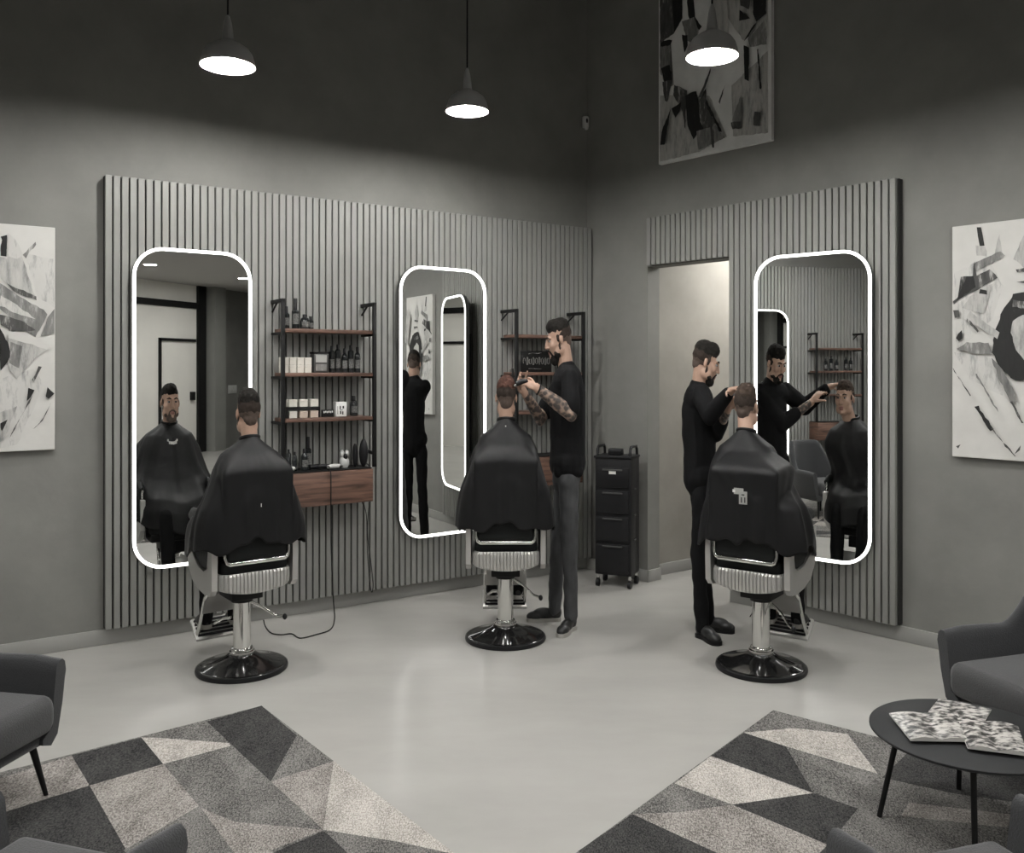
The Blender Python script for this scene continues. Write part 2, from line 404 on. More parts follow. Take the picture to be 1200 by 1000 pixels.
# partition and door on the back wall
bx = lambda mb, x0, x1, z0, z1, y0, y1, m: mb.box(((x0 + x1) / 2, (y0 + y1) / 2, (z0 + z1) / 2), (x1 - x0, y1 - y0, z1 - z0), m)
XP = 7.3                                            # where the partition ends
d1 = thing('door_1', None, None, (XP - 3.2, YB, 0)); struct(d1)
pm = MB(); bx(pm, 0, 3.2, 0, LOWZ, 0.0, 0.02, 'partition'); struct(pm.build('partition_panel', parent=d1))
fm = MB()
bx(fm, 3.03, 3.22, 0, LOWZ, 0.0, 0.08, 'black'); bx(fm, 0, 3.1, 2.60, 2.71, 0.0, 0.07, 'black')
struct(fm.build('door_frame', parent=d1))
fm = MB()
bx(fm, 2.08, 2.12, 0, 2.05, 0.02, 0.06, 'black'); bx(fm, 2.08, 2.98, 2.0, 2.05, 0.02, 0.06, 'black')
struct(fm.build('door_leaf_frame', parent=d1))
hm = MB(); bx(hm, 2.86, 2.95, 0.95, 1.1, 0.02, 0.07, 'black'); struct(hm.build('door_handle', parent=d1))
struct(MB().box((XP + 0.22, YB + 0.12, LOWZ / 2), (0.30, 0.24, LOWZ), 'slat').build('trim_1'))
sw = thing("light_switch", "white double light switch plate on the wall behind the viewer, seen in the left mirror", "light switch", (8.15, YB, 1.12))
MB().box((0, 0.008, 0), (0.24, 0.016, 0.16), 'plastic_white', r=0.004).build('switch_plate', parent=sw)
MB().box((-0.05, 0.02, 0), (0.08, 0.012, 0.1), 'plastic_white', r=0.003).build('rocker', parent=sw)
MB().box((0.05, 0.02, 0), (0.08, 0.012, 0.1), 'plastic_white', r=0.003).build('rocker', parent=sw)

# ------------------------------------------------------------------ slatted panels
PITCH, SW, SOFF = 0.0425, 0.0335, 0.07
ZS0, ZS1 = 0.092, 2.578
def slats(mb, x0, x1, z0, z1, xs0):
    """slats of a panel between x0 and x1, local X along the wall, front at y=-SOFF"""
    mb.box(((x0 + x1) / 2, -0.0225, (z0 + z1) / 2), (x1 - x0, 0.045, z1 - z0 - 0.004), 'slat_gap')
    n = int(round((x1 - x0) / PITCH)); p = (x1 - x0) / n
    for k in range(n):
        xa = x0 + k * p
        mb.box((xa + SW / 2 + (p - SW) * 0.0, -(0.044 + SOFF) / 2, (z0 + z1) / 2), (SW, SOFF - 0.044, z1 - z0), 'slat', r=0.0025, seg=1)
SL0 = wl('L', 123.5, 205, SOFF)[0]
mb = MB(); slats(mb, -SL0, -0.004, ZS0, ZS1, 0)
tag(mb.build('slatted_wall_panel', loc=wp('L', 0), rz=PHL), 'wide grey vertical-slat panel covering the long left wall behind two mirrors', 'wall panel', 'slatted wall panels')
RT0, RT1, RT2 = wl('R', 757.5, 255, SOFF)[0], wl('R', 854, 300, SOFF)[0], wl('R', 1051, 202, SOFF)[0]
mb = MB(); slats(mb, RT0, RT1, DOORZ, ZS1, 0); slats(mb, RT1, RT2, ZS0, ZS1, 0)
tag(mb.build('slatted_wall_panel', loc=wp('R', 0), rz=PHR), 'grey vertical-slat panel on the right wall that bridges over the doorway', 'wall panel', 'slatted wall panels')
mb = MB(); slats(mb, -3.4, 2.62, ZS0, 2.7, 0)
tag(mb.build('slatted_wall_panel', loc=(RX, 1.7, 0), rz=PI / 2), 'grey vertical-slat panel outside the view, seen only inside the right-hand mirror', 'wall panel', 'slatted wall panels')

# ------------------------------------------------------------------ mirrors
def rrect(w, h, r, n=10):
    pts = []
    for (cx_, cz, a0) in ((w / 2 - r, h / 2 - r, 0), (-w / 2 + r, h / 2 - r, 90), (-w / 2 + r, -h / 2 + r, 180), (w / 2 - r, -h / 2 + r, 270)):
        for k in range(n + 1):
            a = R(a0 + 90 * k / n); pts.append((cx_ + r * math.cos(a), cz + r * math.sin(a)))
    return pts
def make_mirror(label, loc, rz, w, h, standoff, tilt=0.0):
    t = thing('wall_mirror', label, 'mirror', loc, rz + tilt, 'lit wall mirrors')
    r = 0.165
    mb = MB(); mb.prism(rrect(w - 0.02, h - 0.02, r - 0.01), -0.021, -0.0185, 'xz', 'mirror'); mb.build('mirror_glass', parent=t)
    # light strip ring
    mb = MB(); A, B = rrect(w, h, r), rrect(w - 0.034, h - 0.034, r - 0.017)
    b = bmesh.new()
    o0 = [b.verts.new((p[0], -0.026, p[1])) for p in A]; i0 = [b.verts.new((p[0], -0.026, p[1])) for p in B]
    o1 = [b.verts.new((p[0], -0.019, p[1])) for p in A]; i1 = [b.verts.new((p[0], -0.0212, p[1])) for p in B]
    n = len(A)
    for k in range(n):
        q = (k + 1) % n
        b.faces.new([o0[k], o0[q], i0[q], i0[k]]); b.faces.new([o0[k], o1[k], o1[q], o0[q]]); b.faces.new([i0[k], i0[q], i1[q], i1[k]])
    mb.add(b, 'led'); mb.build('light_strip', parent=t)
    mb = MB(); mb.prism(rrect(w - 0.002, h - 0.002, r), -0.018, 0.016, 'xz', 'tin'); mb.build('back_frame', parent=t)
    mb = MB(); mb.box((0, 0.016 + standoff / 2, 0), (w * 0.5, standoff, h * 0.6), 'black'); mb.build('wall_bracket', parent=t)
    return t
MZ0, MZ1 = 0.405, 2.195
MOFF = 0.125
def mirror_on(side, xa, xb, label, tilt, off=MOFF):
    sa, sb = wl(side, xa, HY, off)[0], wl(side, xb, HY, off)[0]
    sc = (sa + sb) / 2; w = abs(sa - sb)
    p = wp(side, sc, off - 0.026, (MZ0 + MZ1) / 2)
    return make_mirror(label, p, PHL if side == 'L' else PHR, w, MZ1 - MZ0, off - SOFF - 0.026 - 0.016 + (0.0 if tilt == 0 else -0.0), R(tilt))
mirror_on('L', 155, 295.5, 'tall rounded mirror with a glowing white edge, farthest left, behind the single customer', 1.0)
mirror_on('L', 467, 571.5, 'tall rounded mirror with a glowing white edge beside the bearded person station', 3.0)
M3OFF, M3T = 0.19, 9.0
mirror_on('R', 888, 1015.5, 'tall rounded glowing mirror on the right wall beside the doorway', M3T, M3OFF)
make_mirror('tall rounded glowing mirror seen only as a reflection inside the right-hand mirror', (RX + 0.11, 3.12, 1.3), PI / 2, 0.70, 1.79, 0.02)

# ------------------------------------------------------------------ shelf units and cabinets
SHD = 0.20
def make_shelf(label, loc, rz):
    t = thing('wall_shelf', label, 'shelf', loc, rz, 'black framed walnut shelves')
    W = 0.56; yb, yf = -SOFF, -SOFF - SHD
    for z in (1.745, 1.483, 1.213):
        MB().box((0, (yb + yf) / 2, z), (W, SHD - 0.02, 0.022), 'walnut', r=0.002).build('shelf_board', parent=t)
    for sx in (-1, 1):
        x = sx * (W / 2 + 0.011)
        MB().box((x, yf + 0.011, (1.93 + 0.91) / 2), (0.022, 0.022, 1.93 - 0.91), 'black', r=0.002).build('upright', parent=t)
        mb = MB().box((x, (yb + yf) / 2, 1.919), (0.022, SHD, 0.022), 'black', r=0.002)
        mb.cyl((x, yb, 1.86), (x, yb - 0.09, 1.915), 0.006, m='black', n=8)
        mb.build('top_arm', parent=t)
        for z in (1.728, 1.466, 1.196):
            MB().box((x, (yb + yf) / 2, z), (0.016, SHD, 0.014), 'black').build('side_arm', parent=t)
    return t
def make_cabinet(label, loc, rz):
    t = thing('wall_cabinet', label, 'cabinet', loc, rz, 'walnut wall cabinets')
    W, yb, yf = 0.555, -SOFF, -SOFF - 0.20
    MB().box((0, (yb + yf) / 2 + 0.01, 0.80), (W, 0.18, 0.205), 'walnut', r=0.002).build('body', parent=t)
    MB().box((0, yf + 0.009, 0.798), (W, 0.018, 0.201), 'walnut', r=0.003).build('drawer_front', parent=t)
    MB().box((0, (yb + yf) / 2 + 0.005, 0.9045), (W - 0.01, 0.19, 0.005), 'black').build('worktop', parent=t)
    return t
def station_frame(side, xl, xr):
    sa, sb = wl(side, xl, HY, SOFF + SHD)[0], wl(side, xr, HY, SOFF + SHD)[0]
    return (sa + sb) / 2
S1 = station_frame('L', 333, 439)
S2 = station_frame('L', 607, 684)
make_shelf('black framed walnut shelf full of bottles and cream boxes between the two left mirrors', wp('L', S1), PHL)
make_cabinet('walnut wall cabinet crowded with tools under the bottle shelf, left of the middle mirror', wp('L', S1), PHL)
make_shelf('black framed shelf in the room corner behind the bearded person', wp('L', S2), PHL)
make_cabinet('walnut wall cabinet mostly hidden behind the bearded person in the corner', wp('L', S2), PHL)
make_shelf('black framed shelf seen only as a reflection in the right-hand mirror', (RX, 2.20, 0), PI / 2)
make_cabinet('walnut cabinet outside the view, under the shelf reflected in the right-hand mirror', (RX, 2.20, 0), PI / 2)

def onshelf(S, x, y, z):
    """place at local x (right positive), y (towards the room) above a shelf centred at S of the left wall"""
    c, s_ = math.cos(PHL), math.sin(PHL); o = wp('L', S); yy = -SOFF - y
    return Vector((o.x + x * c - yy * s_, o.y + x * s_ + yy * c, z))
ZA, ZB_, ZC, ZD = 1.7565, 1.4945, 1.2245, 0.9075

def bottle(kind, label, loc, rz, h, r, cap_h=0.03, lab=True, group='grooming bottles', name='bottle', cat='bottle', bodym='glass_dark'):
    t = thing(name, label, cat, loc, rz, group)
    prof = [(0, 0), (r * 0.95, 0), (r, 0.006), (r, h * 0.62), (r * 0.85, h * 0.72), (r * 0.42, h * 0.80), (r * 0.36, h - cap_h), (0, h - cap_h)]
    if kind == 'straight': prof = [(0, 0), (r * 0.95, 0), (r, 0.006), (r, h - cap_h - 0.008), (r * 0.6, h - cap_h), (0, h - cap_h)]
    if kind == 'wide': prof = [(0, 0), (r * 0.9, 0), (r, 0.012), (r, h * 0.55), (r * 0.75, h * 0.75), (r * 0.5, h - cap_h), (0, h - cap_h)]
    MB().lathe(prof, bodym, 20).build('bottle_body', parent=t)
    MB().lathe([(0, h - cap_h), (r * 0.5, h - cap_h), (r * 0.5, h - 0.003), (r * 0.42, h), (0, h)], 'plastic_black', 16).build('cap', parent=t)
    if lab:
        mb = MB(); rows = []
        for zz in (h * 0.16, h * 0.5):
            rows.append([(r * 1.02 * math.sin(a), -r * 1.02 * math.cos(a), zz) for a in [R(-60 + 12 * k) for k in range(11)]])
        mb.grid(rows, 'label_dim'); mb.build('bottle_label', parent=t)
    return t
BL = [  # top shelf left group
 ('straight', 'slim dark bottle at the left end of the top shelf', -0.235, .09, ZA, .135, .018, .04),
 ('straight', 'tallest dark bottle on the top shelf with a wide black cap', -0.180, .09, ZA, .185, .022, .07),
 ('wide', 'short round dark bottle on the top shelf beside the tallest bottle', -0.125, .10, ZA, .09, .028, .02),
 ('straight', 'short dark bottle farthest right in the top-shelf group', -0.085, .09, ZA, .08, .018, .02),
 ('straight', 'tall dark bottle first right of the grey tin on the middle shelf', 0.055, .08, ZB_, .165, .017, .03),
 ('straight', 'tall dark bottle second right of the grey tin on the middle shelf', 0.095, .08, ZB_, .175, .017, .03),
 ('shoulder', 'dark bottle in the middle of the row right of the grey tin', 0.135, .09, ZB_, .15, .018, .03),
 ('straight', 'dark bottle second from the right end of the middle shelf', 0.18, .08, ZB_, .17, .019, .03),
 ('shoulder', 'dark bottle at the right end of the middle shelf', 0.225, .08, ZB_, .16, .019, .03),
 ('wide', 'dark bottle with pale lettering at the right end of the lowest shelf board', 0.20, .08, ZC, .125, .024, .03)]
for (kd, lb, x, y, z, h, r, ch) in BL:
    bottle(kd, lb, onshelf(S1, x, y, z), PHL + R(rnd.uniform(-8, 8)), h, r, ch)
# cream boxes on the middle shelf: two layers of four
def card_box(label, loc, w, d, h, m, group, lidm=None):
    t = thing('product_box', label, 'box', loc, PHL, group)
    MB().box((0, 0, h * 0.36), (w * .98, d * .98, h * 0.72), m, r=0.001, seg=1).build('box_base', parent=t)
    MB().box((0, 0, h * 0.86), (w, d, h * 0.27), lidm or m, r=0.001, seg=1).build('box_lid', parent=t)
    return t
cols4 = ['leftmost', 'second from left', 'third from left', 'rightmost']
for j in range(2):
    for i in range(4):
        if i == 0 and j == 1: pass
        card_box('cream box on the middle shelf, %s of the %s layer' % (cols4[i], ('lower', 'upper')[j]),
                 onshelf(S1, -0.255 + i * 0.047, 0.10, ZB_ + j * 0.0465), 0.043, 0.06, 0.046, 'white_box', 'cream boxes on the middle shelf')
for j in range(2):
    for i in range(3):
        card_box('small pale box on the lowest shelf board, %s of the %s row' % (['left', 'middle', 'right'][i], ('lower', 'upper')[j]),
                 onshelf(S1, -0.21 + i * 0.066, 0.11, ZC + j * 0.066), 0.050, 0.055, 0.042 if j == 0 else 0.045, 'tan_box' if (j == 0 and i > 0) else 'white_box', 'pale boxes on the lowest shelf')
    if j == 0:
        t = thing('black_tray', 'thin black riser holding the upper row of pale boxes', 'tray', onshelf(S1, -0.145, 0.11, ZC + 0.046), PHL)
        MB().box((0, 0, 0.0095), (0.2, 0.06, 0.018), 'black').build('tray_board', parent=t)
        MB().box((-0.1, 0, -0.013), (0.003, 0.06, 0.064), 'black').build('tray_side', parent=t)
        MB().box((0.1, 0, -0.013), (0.003, 0.06, 0.064), 'black').build('tray_side', parent=t)
t = thing('metal_tin', 'square dark grey tin with a paler stacked label on the middle shelf', 'tin', onshelf(S1, -0.03, 0.09, ZB_), PHL)
MB().box((0, 0, 0.058), (0.095, 0.07, 0.116), 'tin', r=0.006).build('tin_body', parent=t)
MB().box((0, 0, 0.121), (0.099, 0.074, 0.012), 'black', r=0.004).build('tin_lid', parent=t)
MB().box((0, -0.0357, 0.085), (0.07, 0.001, 0.045), 'label').build('tin_label', parent=t)
MB().box((0, -0.0357, 0.032), (0.07, 0.001, 0.04), 'paint_mid').build('tin_label', parent=t)
t = thing('printed_box', 'white box with dark printed marks on the lowest shelf board', 'box', onshelf(S1, 0.10, 0.10, ZC), PHL)
MB().box((0, 0, 0.045), (0.07, 0.05, 0.09), 'print_white', r=0.002).build('box_body', parent=t)
mb = MB()
for (x, z, w, h) in ((-.008, .055, .007, .02), (.012, .057, .010, .016), (-.006, .025, .008, .018), (.009, .022, .007, .020), (.0, .04, .02, .003), (-.024, .04, .003, .05)):
    mb.box((x, -0.0255, z), (w, 0.001, h), 'black')
mb.build('box_print', parent=t)
t = thing('small_sign', 'little black block with pale lettering between the pale boxes and the printed box', 'sign', onshelf(S1, 0.012, 0.12, ZC), PHL)
MB().box((0, 0, 0.022), (0.075, 0.02, 0.044), 'black', r=0.002).build('sign_block', parent=t)
mb = MB()
for k in range(6): mb.box((-0.026 + k * 0.0105, -0.0105, 0.030 + 0.002 * (k % 2)), (0.006, 0.001, 0.011), 'print_white')
mb.build('sign_letters', parent=t)

# things on the cabinet top
bottle('straight', 'slim clear-capped bottle at the left end of the walnut cabinet', onshelf(S1, -0.225, .10, ZD), PHL, .13, .014, .02, False)
bottle('straight', 'second slim dark bottle at the left end of the walnut cabinet', onshelf(S1, -0.195, .12, ZD), PHL, .115, .013, .02, False)
bottle('shoulder', 'spray bottle with a pale label near the left end of the cabinet', onshelf(S1, -0.135, .12, ZD), PHL, .13, .020, .03, True)
bottle('straight', 'tallest spray bottle on the walnut cabinet', onshelf(S1, -0.10, .09, ZD), PHL, .20, .019, .07, True)
t = thing('brush_jar', 'white jar with a black centre and two round tops on the walnut cabinet', 'jar', onshelf(S1, 0.125, 0.11, ZD), PHL)
MB().lathe([(0, 0), (.02, 0), (.029, .02), (.030, .04), (.024, .06), (.018, .066), (0, .066)], 'plastic_white', 24).build('jar_body', parent=t)
MB().ell((-.014, 0, .088), (.014, .012, .022), 'plastic_white').build('brush_head', parent=t)
MB().ell((.016, 0, .088), (.014, .012, .022), 'plastic_white').build('brush_head', parent=t)
MB().ell((0, -.018, .070), (.013, .012, .020), 'plastic_black').build('jar_cap', parent=t)
def clipper(label, loc, rz, m='plastic_black', L=0.15):
    t = thing('hair_clipper', label, 'hair clipper', loc, rz, 'hair clippers')
    MB().tube([(-L / 2, 0, .016), (-L / 4, 0, .018), (0, 0, .017), (L / 3, 0, .016)], [.010, .014, .015, .013], m, 12).build('clipper_body', parent=t)
    MB().box((L / 2 - .012, 0, .015), (.028, .026, .012), 'chrome', r=.002).build('blade', parent=t)
    return t
for (x, y, a, lb, m_) in ((-.235, .15, 30, 'pale handled clipper at the left end of the walnut cabinet', 'plastic_white'), (-.05, .11, 10, 'black clipper lying left of centre on the walnut cabinet', 'plastic_black'),
                      (0.0, .13, -20, 'black clipper lying at the centre of the walnut cabinet', 'plastic_black'), (0.045, .15, 15, 'white clipper lying right of centre on the walnut cabinet', 'plastic_white')):
    clipper(lb, onshelf(S1, x, y, ZD), PHL + R(a), m_, .10)
t = thing('hair_dryer', 'black hair dryer standing on end at the right end of the walnut cabinet', 'hair dryer', onshelf(S1, 0.235, 0.11, ZD + 0.002), PHL)
MB().ell((0.01, -.02, .085), (.028, .03, .088), 'plastic_black').build('dryer_body', parent=t)
MB().cyl((.02, -.02, .10), (.085, -.03, .075), .013, .010, 'plastic_black', 14).build('handle', parent=t)
MB().ell((-.035, .01, .07), (.016, .02, .075), 'plastic_black').build('nozzle', parent=t)
# things on the corner shelf
for (x, h, r, lb) in ((-.13, .13, .017, 'dark bottle at the left of the corner shelf board'), (.16, .15, .018, 'dark bottle at the right of the corner shelf board')):
    bottle('straight', lb, onshelf(S2, x, .08, ZB_), PHL, h, r, .03, True)
t = thing('lettered_plaque', 'dark plaque with curling pale lettering on the corner shelf beside the bearded person', 'sign', onshelf(S2, -0.09, 0.11, ZB_), PHL)
MB().box((0.02, 0, 0.075), (0.26, 0.014, 0.15), 'black', r=0.003).build('plaque_board', parent=t)
mb = MB()
def stroke(mb, pts, r, y, m):
    mb.tube([(p[0], y, p[1]) for p in pts], r, m, 5)
for k, x0 in enumerate((-.088, -.062, -.036, -.010, .016, .042, .068, .094, .120)):
    a0 = 70 * k; n_ = 7 + (k * 3) % 5
    stroke(mb, [(x0 + .009 * math.cos(R(a0 + 38 * q)), .078 + (.022 + .006 * (k % 2)) * math.sin(R(a0 + 38 * q))) for q in range(n_)], .0017, -0.008, 'paint_mid')
    if k % 2: stroke(mb, [(x0, .052), (x0 + .004, .105)], .0017, -0.008, 'paint_mid')
stroke(mb, [(-.05, .128), (-.02, .135), (.03, .132), (.06, .138)], .0016, -0.008, 'paint_mid')
stroke(mb, [(-.05, .025), (.06, .022)], .0016, -0.008, 'paint_mid')
mb.build('plaque_lettering', parent=t)
# reflected station bottles
for k, (y_, h) in enumerate(((-.2, .15), (-.14, .16), (-.02, .13), (.05, .17), (.12, .14))):
    bottle('straight', 'dark bottle outside the view on the shelf reflected in the right-hand mirror', (RX + SOFF + .09, 2.20 + y_, 1.4945), PI / 2, h, .02, .03, True, group='bottles on the reflected shelf')

# power cords
def smooth_path(pts, n=8):
    P = [Vector(p) for p in pts]; out = []
    for i in range(len(P) - 1):
        p0, p1, p2, p3 = P[max(i - 1, 0)], P[i], P[i + 1], P[min(i + 2, len(P) - 1)]
        for k in range(n):
            t = k / n
            out.append(0.5 * ((2 * p1) + (-p0 + p2) * t + (2 * p0 - 5 * p1 + 4 * p2 - p3) * t * t + (-p0 + 3 * p1 - 3 * p2 + p3) * t ** 3))
    return out + [P[-1]]
c1 = [onshelf(S1, 0.0, .13, .925), onshelf(S1, -0.005, .195, .925), onshelf(S1, -.005, .215, .88), onshelf(S1, -.004, .213, .7), onshelf(S1, .004, .20, .4), onshelf(S1, .01, .22, .12)]
c1 += [fl(392, 726, .01), fl(387, 738, .005), fl(370, 744, .005), fl(352, 748, .005), fl(342, 743, .005), fl(330, 744, .005), fl(318, 742, .005), fl(311, 734, .005), fl(309, 727, .02)]
tag(MB().tube(smooth_path(c1), .0035, 'black', 6).build('power_cord'), 'long black power cord hanging from the cabinet and looping over the floor', 'cord', 'black power cords')
c2 = [onshelf(S1, .255, .10, .92), onshelf(S1, .288, .12, .90), onshelf(S1, .289, .12, .7), onshelf(S1, .275, .12, .5), onshelf(S1, .29, .14, .3), onshelf(S1, .305, .14, .17), onshelf(S1, .295, .14, .12), onshelf(S1, .28, .14, .2), onshelf(S1, .265, .14, .4), onshelf(S1, .268, .12, .6), onshelf(S1, .25, .1, .68), onshelf(S1, .235, .1, .695)]
tag(MB().tube(smooth_path(c2), .003, 'black', 6).build('power_cord'), 'black cord looping down from the right end of the walnut cabinet', 'cord', 'black power cords')

# ------------------------------------------------------------------ canvases
def ragged(poly, amt, step, rs):
    out = []
    n = len(poly)
    for i in range(n):
        a, b_ = Vector(poly[i]), Vector(poly[(i + 1) % n]); L = (b_ - a).length; k = max(1, int(L / step))
        for q in range(k):
            p = a.lerp(b_, q / k); out.append((p.x + rs.uniform(-amt, amt), p.y + rs.uniform(-amt, amt)))
    return out
def make_canvas(label, side, s0, s1, z0, z1, strokes, base='canvas', thick=0.035):
    sc, zc = (s0 + s1) / 2, (z0 + z1) / 2
    w, h = abs(s1 - s0), z1 - z0
    t = thing('abstract_canvas', label, 'painting', wp(side, sc, 0.002, zc), PHL if side == 'L' else PHR, 'abstract canvases')
    MB().box((0, -thick / 2, 0), (w, thick, h), base, r=0.002, seg=1).build('stretched_canvas', parent=t)
    mb = MB(); rs = random.Random(len(strokes)); sgn = -1 if side == 'L' else 1
    for i, (m_, poly) in enumerate(strokes):
        pp = []
        for (px, py) in poly:
            s, z = wl(side, px, py, thick); pp.append((sgn * s - sgn * sc, z - zc))
        pp = [(max(-w / 2 + .004, min(w / 2 - .004, a)), max(-h / 2 + .004, min(h / 2 - .004, c))) for a, c in ragged(pp, 0.0035, 0.02, rs)]
        y = -thick - 0.0006 * (i + 1)
        b = bmesh.new()
        try:
            f = b.faces.new([b.verts.new((p[0], y, p[1])) for p in pp])
            bmesh.ops.triangulate(b, faces=[f]); mb.add(b, m_)
        except Exception: b.free()
    mb.build('painted_pattern', parent=t, sharp=30)
    return t
cvt = lambda pts, ox, oy, s, sy=None: [(ox + p[0] * s, oy + p[1] * (sy or s)) for p in pts]
LA = [('paint_pale', [(0, 640), (120, 600), (160, 660), (60, 880), (0, 890)]), ('paint_pale', [(90, 180), (200, 200), (203, 380), (140, 340)]), ('paint_black', [(5, 115), (25, 110), (22, 190), (5, 185)]), ('paint_light', [(28, 105), (80, 190), (130, 345), (40, 300), (0, 270), (0, 190), (25, 195)]),
 ('paint_pale', [(28, 105), (60, 130), (85, 185), (60, 200), (30, 190)]), ('paint_mid', [(82, 185), (130, 135), (132, 145), (95, 195)]),
 ('paint_dark', [(25, 290), (130, 335), (133, 350), (60, 325)]), ('paint_mid', [(0, 290), (60, 330), (160, 385), (175, 400), (130, 485), (60, 440), (0, 380)]),
 ('paint_pale', [(0, 330), (60, 365), (130, 420), (60, 400), (0, 370)]), ('paint_dark', [(0, 400), (90, 430), (130, 460), (40, 465), (0, 440)]),
 ('paint_mid', [(175, 410), (203, 380), (203, 470), (150, 480)]), ('paint_light', [(30, 480), (130, 500), (180, 520), (130, 560), (60, 640), (30, 600)]),
 ('paint_mid', [(40, 500), (80, 520), (70, 600), (35, 580)]), ('paint_black', [(0, 450), (35, 520), (38, 560), (0, 610)]),
 ('paint_white', [(30, 465), (100, 470), (185, 520), (185, 535), (110, 510), (30, 490)]), ('paint_dark', [(140, 590), (150, 595), (125, 650), (118, 640)]),
 ('paint_black', [(170, 668), (195, 690), (175, 712), (165, 700)]), ('paint_black', [(105, 670), (125, 680), (100, 720)]),
 ('paint_light', [(0, 760), (60, 740), (20, 850), (0, 870)]), ('paint_black', [(0, 800), (25, 785), (5, 830)]),
 ('paint_dark', [(188, 720), (150, 790), (118, 822), (155, 790)]), ('paint_dark', [(120, 700), (30, 860), (35, 850), (110, 710)]),
 ('paint_black', [(-260, 200), (-180, 180), (-60, 420), (-30, 620), (-120, 680), (-200, 520)]), ('paint_mid', [(-320, 420), (-220, 380), (-140, 500), (-240, 620)]),
 ('paint_dark', [(-200, 760), (-60, 700), (-50, 740), (-190, 820)]), ('paint_light', [(-300, 700), (-200, 640), (-120, 860), (-280, 840)])]
LA = [(m_, cvt(p, 0, 240, .3205, .32)) for m_, p in LA]
RA = [('paint_pale', [(120, 250), (240, 190), (300, 300), (260, 420), (130, 540)]), ('paint_pale', [(120, 540), (260, 560), (300, 700), (180, 640)]), ('paint_black', [(205, 85), (218, 85), (230, 150), (212, 150)]), ('paint_light', [(200, 150), (235, 155), (240, 190), (205, 185)]), ('paint_light', [(270, 180), (285, 110), (295, 180)]),
 ('paint_light', [(200, 310), (260, 290), (230, 400), (150, 380)]), ('paint_mid', [(190, 215), (290, 170), (305, 185), (290, 200), (200, 245)]),
 ('paint_dark', [(145, 265), (190, 262), (195, 205), (200, 260), (250, 235), (280, 268), (210, 310), (150, 340), (118, 365), (118, 355), (165, 300)]),
 ('paint_black', [(165, 265), (192, 262), (200, 300), (150, 340), (130, 350)]), ('paint_black', [(218, 308), (243, 312), (240, 330), (215, 325)]),
 ('paint_light', [(340, 200), (375, 110), (420, 160), (400, 250)]), ('paint_dark', [(345, 238), (420, 225), (420, 240), (350, 250)]), ('paint_dark', [(352, 282), (430, 275), (420, 295)]),
 ('paint_mid', [(330, 420), (375, 400), (430, 440), (430, 560), (375, 590), (345, 540), (315, 470)]),
 ('paint_black', [(340, 325), (375, 320), (460, 340), (520, 420), (500, 560), (440, 640), (345, 645), (290, 600), (262, 540), (270, 460), (300, 390)]),
 ('paint_light', [(335, 425), (375, 405), (430, 440), (430, 540), (385, 580), (350, 530), (330, 470)]), ('paint_dark', [(340, 350), (430, 365), (420, 385), (335, 375)]),
 ('paint_light', [(165, 420), (180, 390), (290, 470), (280, 490)]), ('paint_dark', [(165, 425), (172, 418), (215, 460), (210, 468)]),
 ('paint_mid', [(130, 530), (170, 505), (250, 505), (260, 550), (200, 545)]), ('paint_black', [(130, 490), (150, 460), (155, 490), (140, 500)]), ('paint_dark', [(120, 385), (140, 385), (145, 410), (125, 415)]),
 ('paint_mid', [(260, 560), (300, 600), (350, 700), (355, 725), (330, 720), (280, 620)]), ('paint_black', [(200, 740), (212, 738), (268, 820), (255, 830)]),
 ('paint_dark', [(118, 600), (121, 600), (186, 700), (182, 700)]), ('paint_dark', [(258, 820), (262, 818), (350, 920), (346, 922)]), ('paint_dark', [(330, 720), (335, 718), (378, 800), (372, 802)]),
 ('paint_mid', [(200, 620), (206, 618), (288, 758), (284, 760)]), ('paint_dark', [(345, 915), (368, 880), (366, 900)]), ('paint_dark', [(130, 885), (147, 875), (140, 892)]),
 ('paint_light', [(480, 200), (560, 120), (600, 380), (540, 420)]), ('paint_dark', [(520, 640), (600, 600), (640, 820), (560, 860)]), ('paint_black', [(440, 740), (520, 700), (500, 900), (470, 900)])]
RA = [(m_, cvt(p, 1080, 240, .32)) for m_, p in RA]
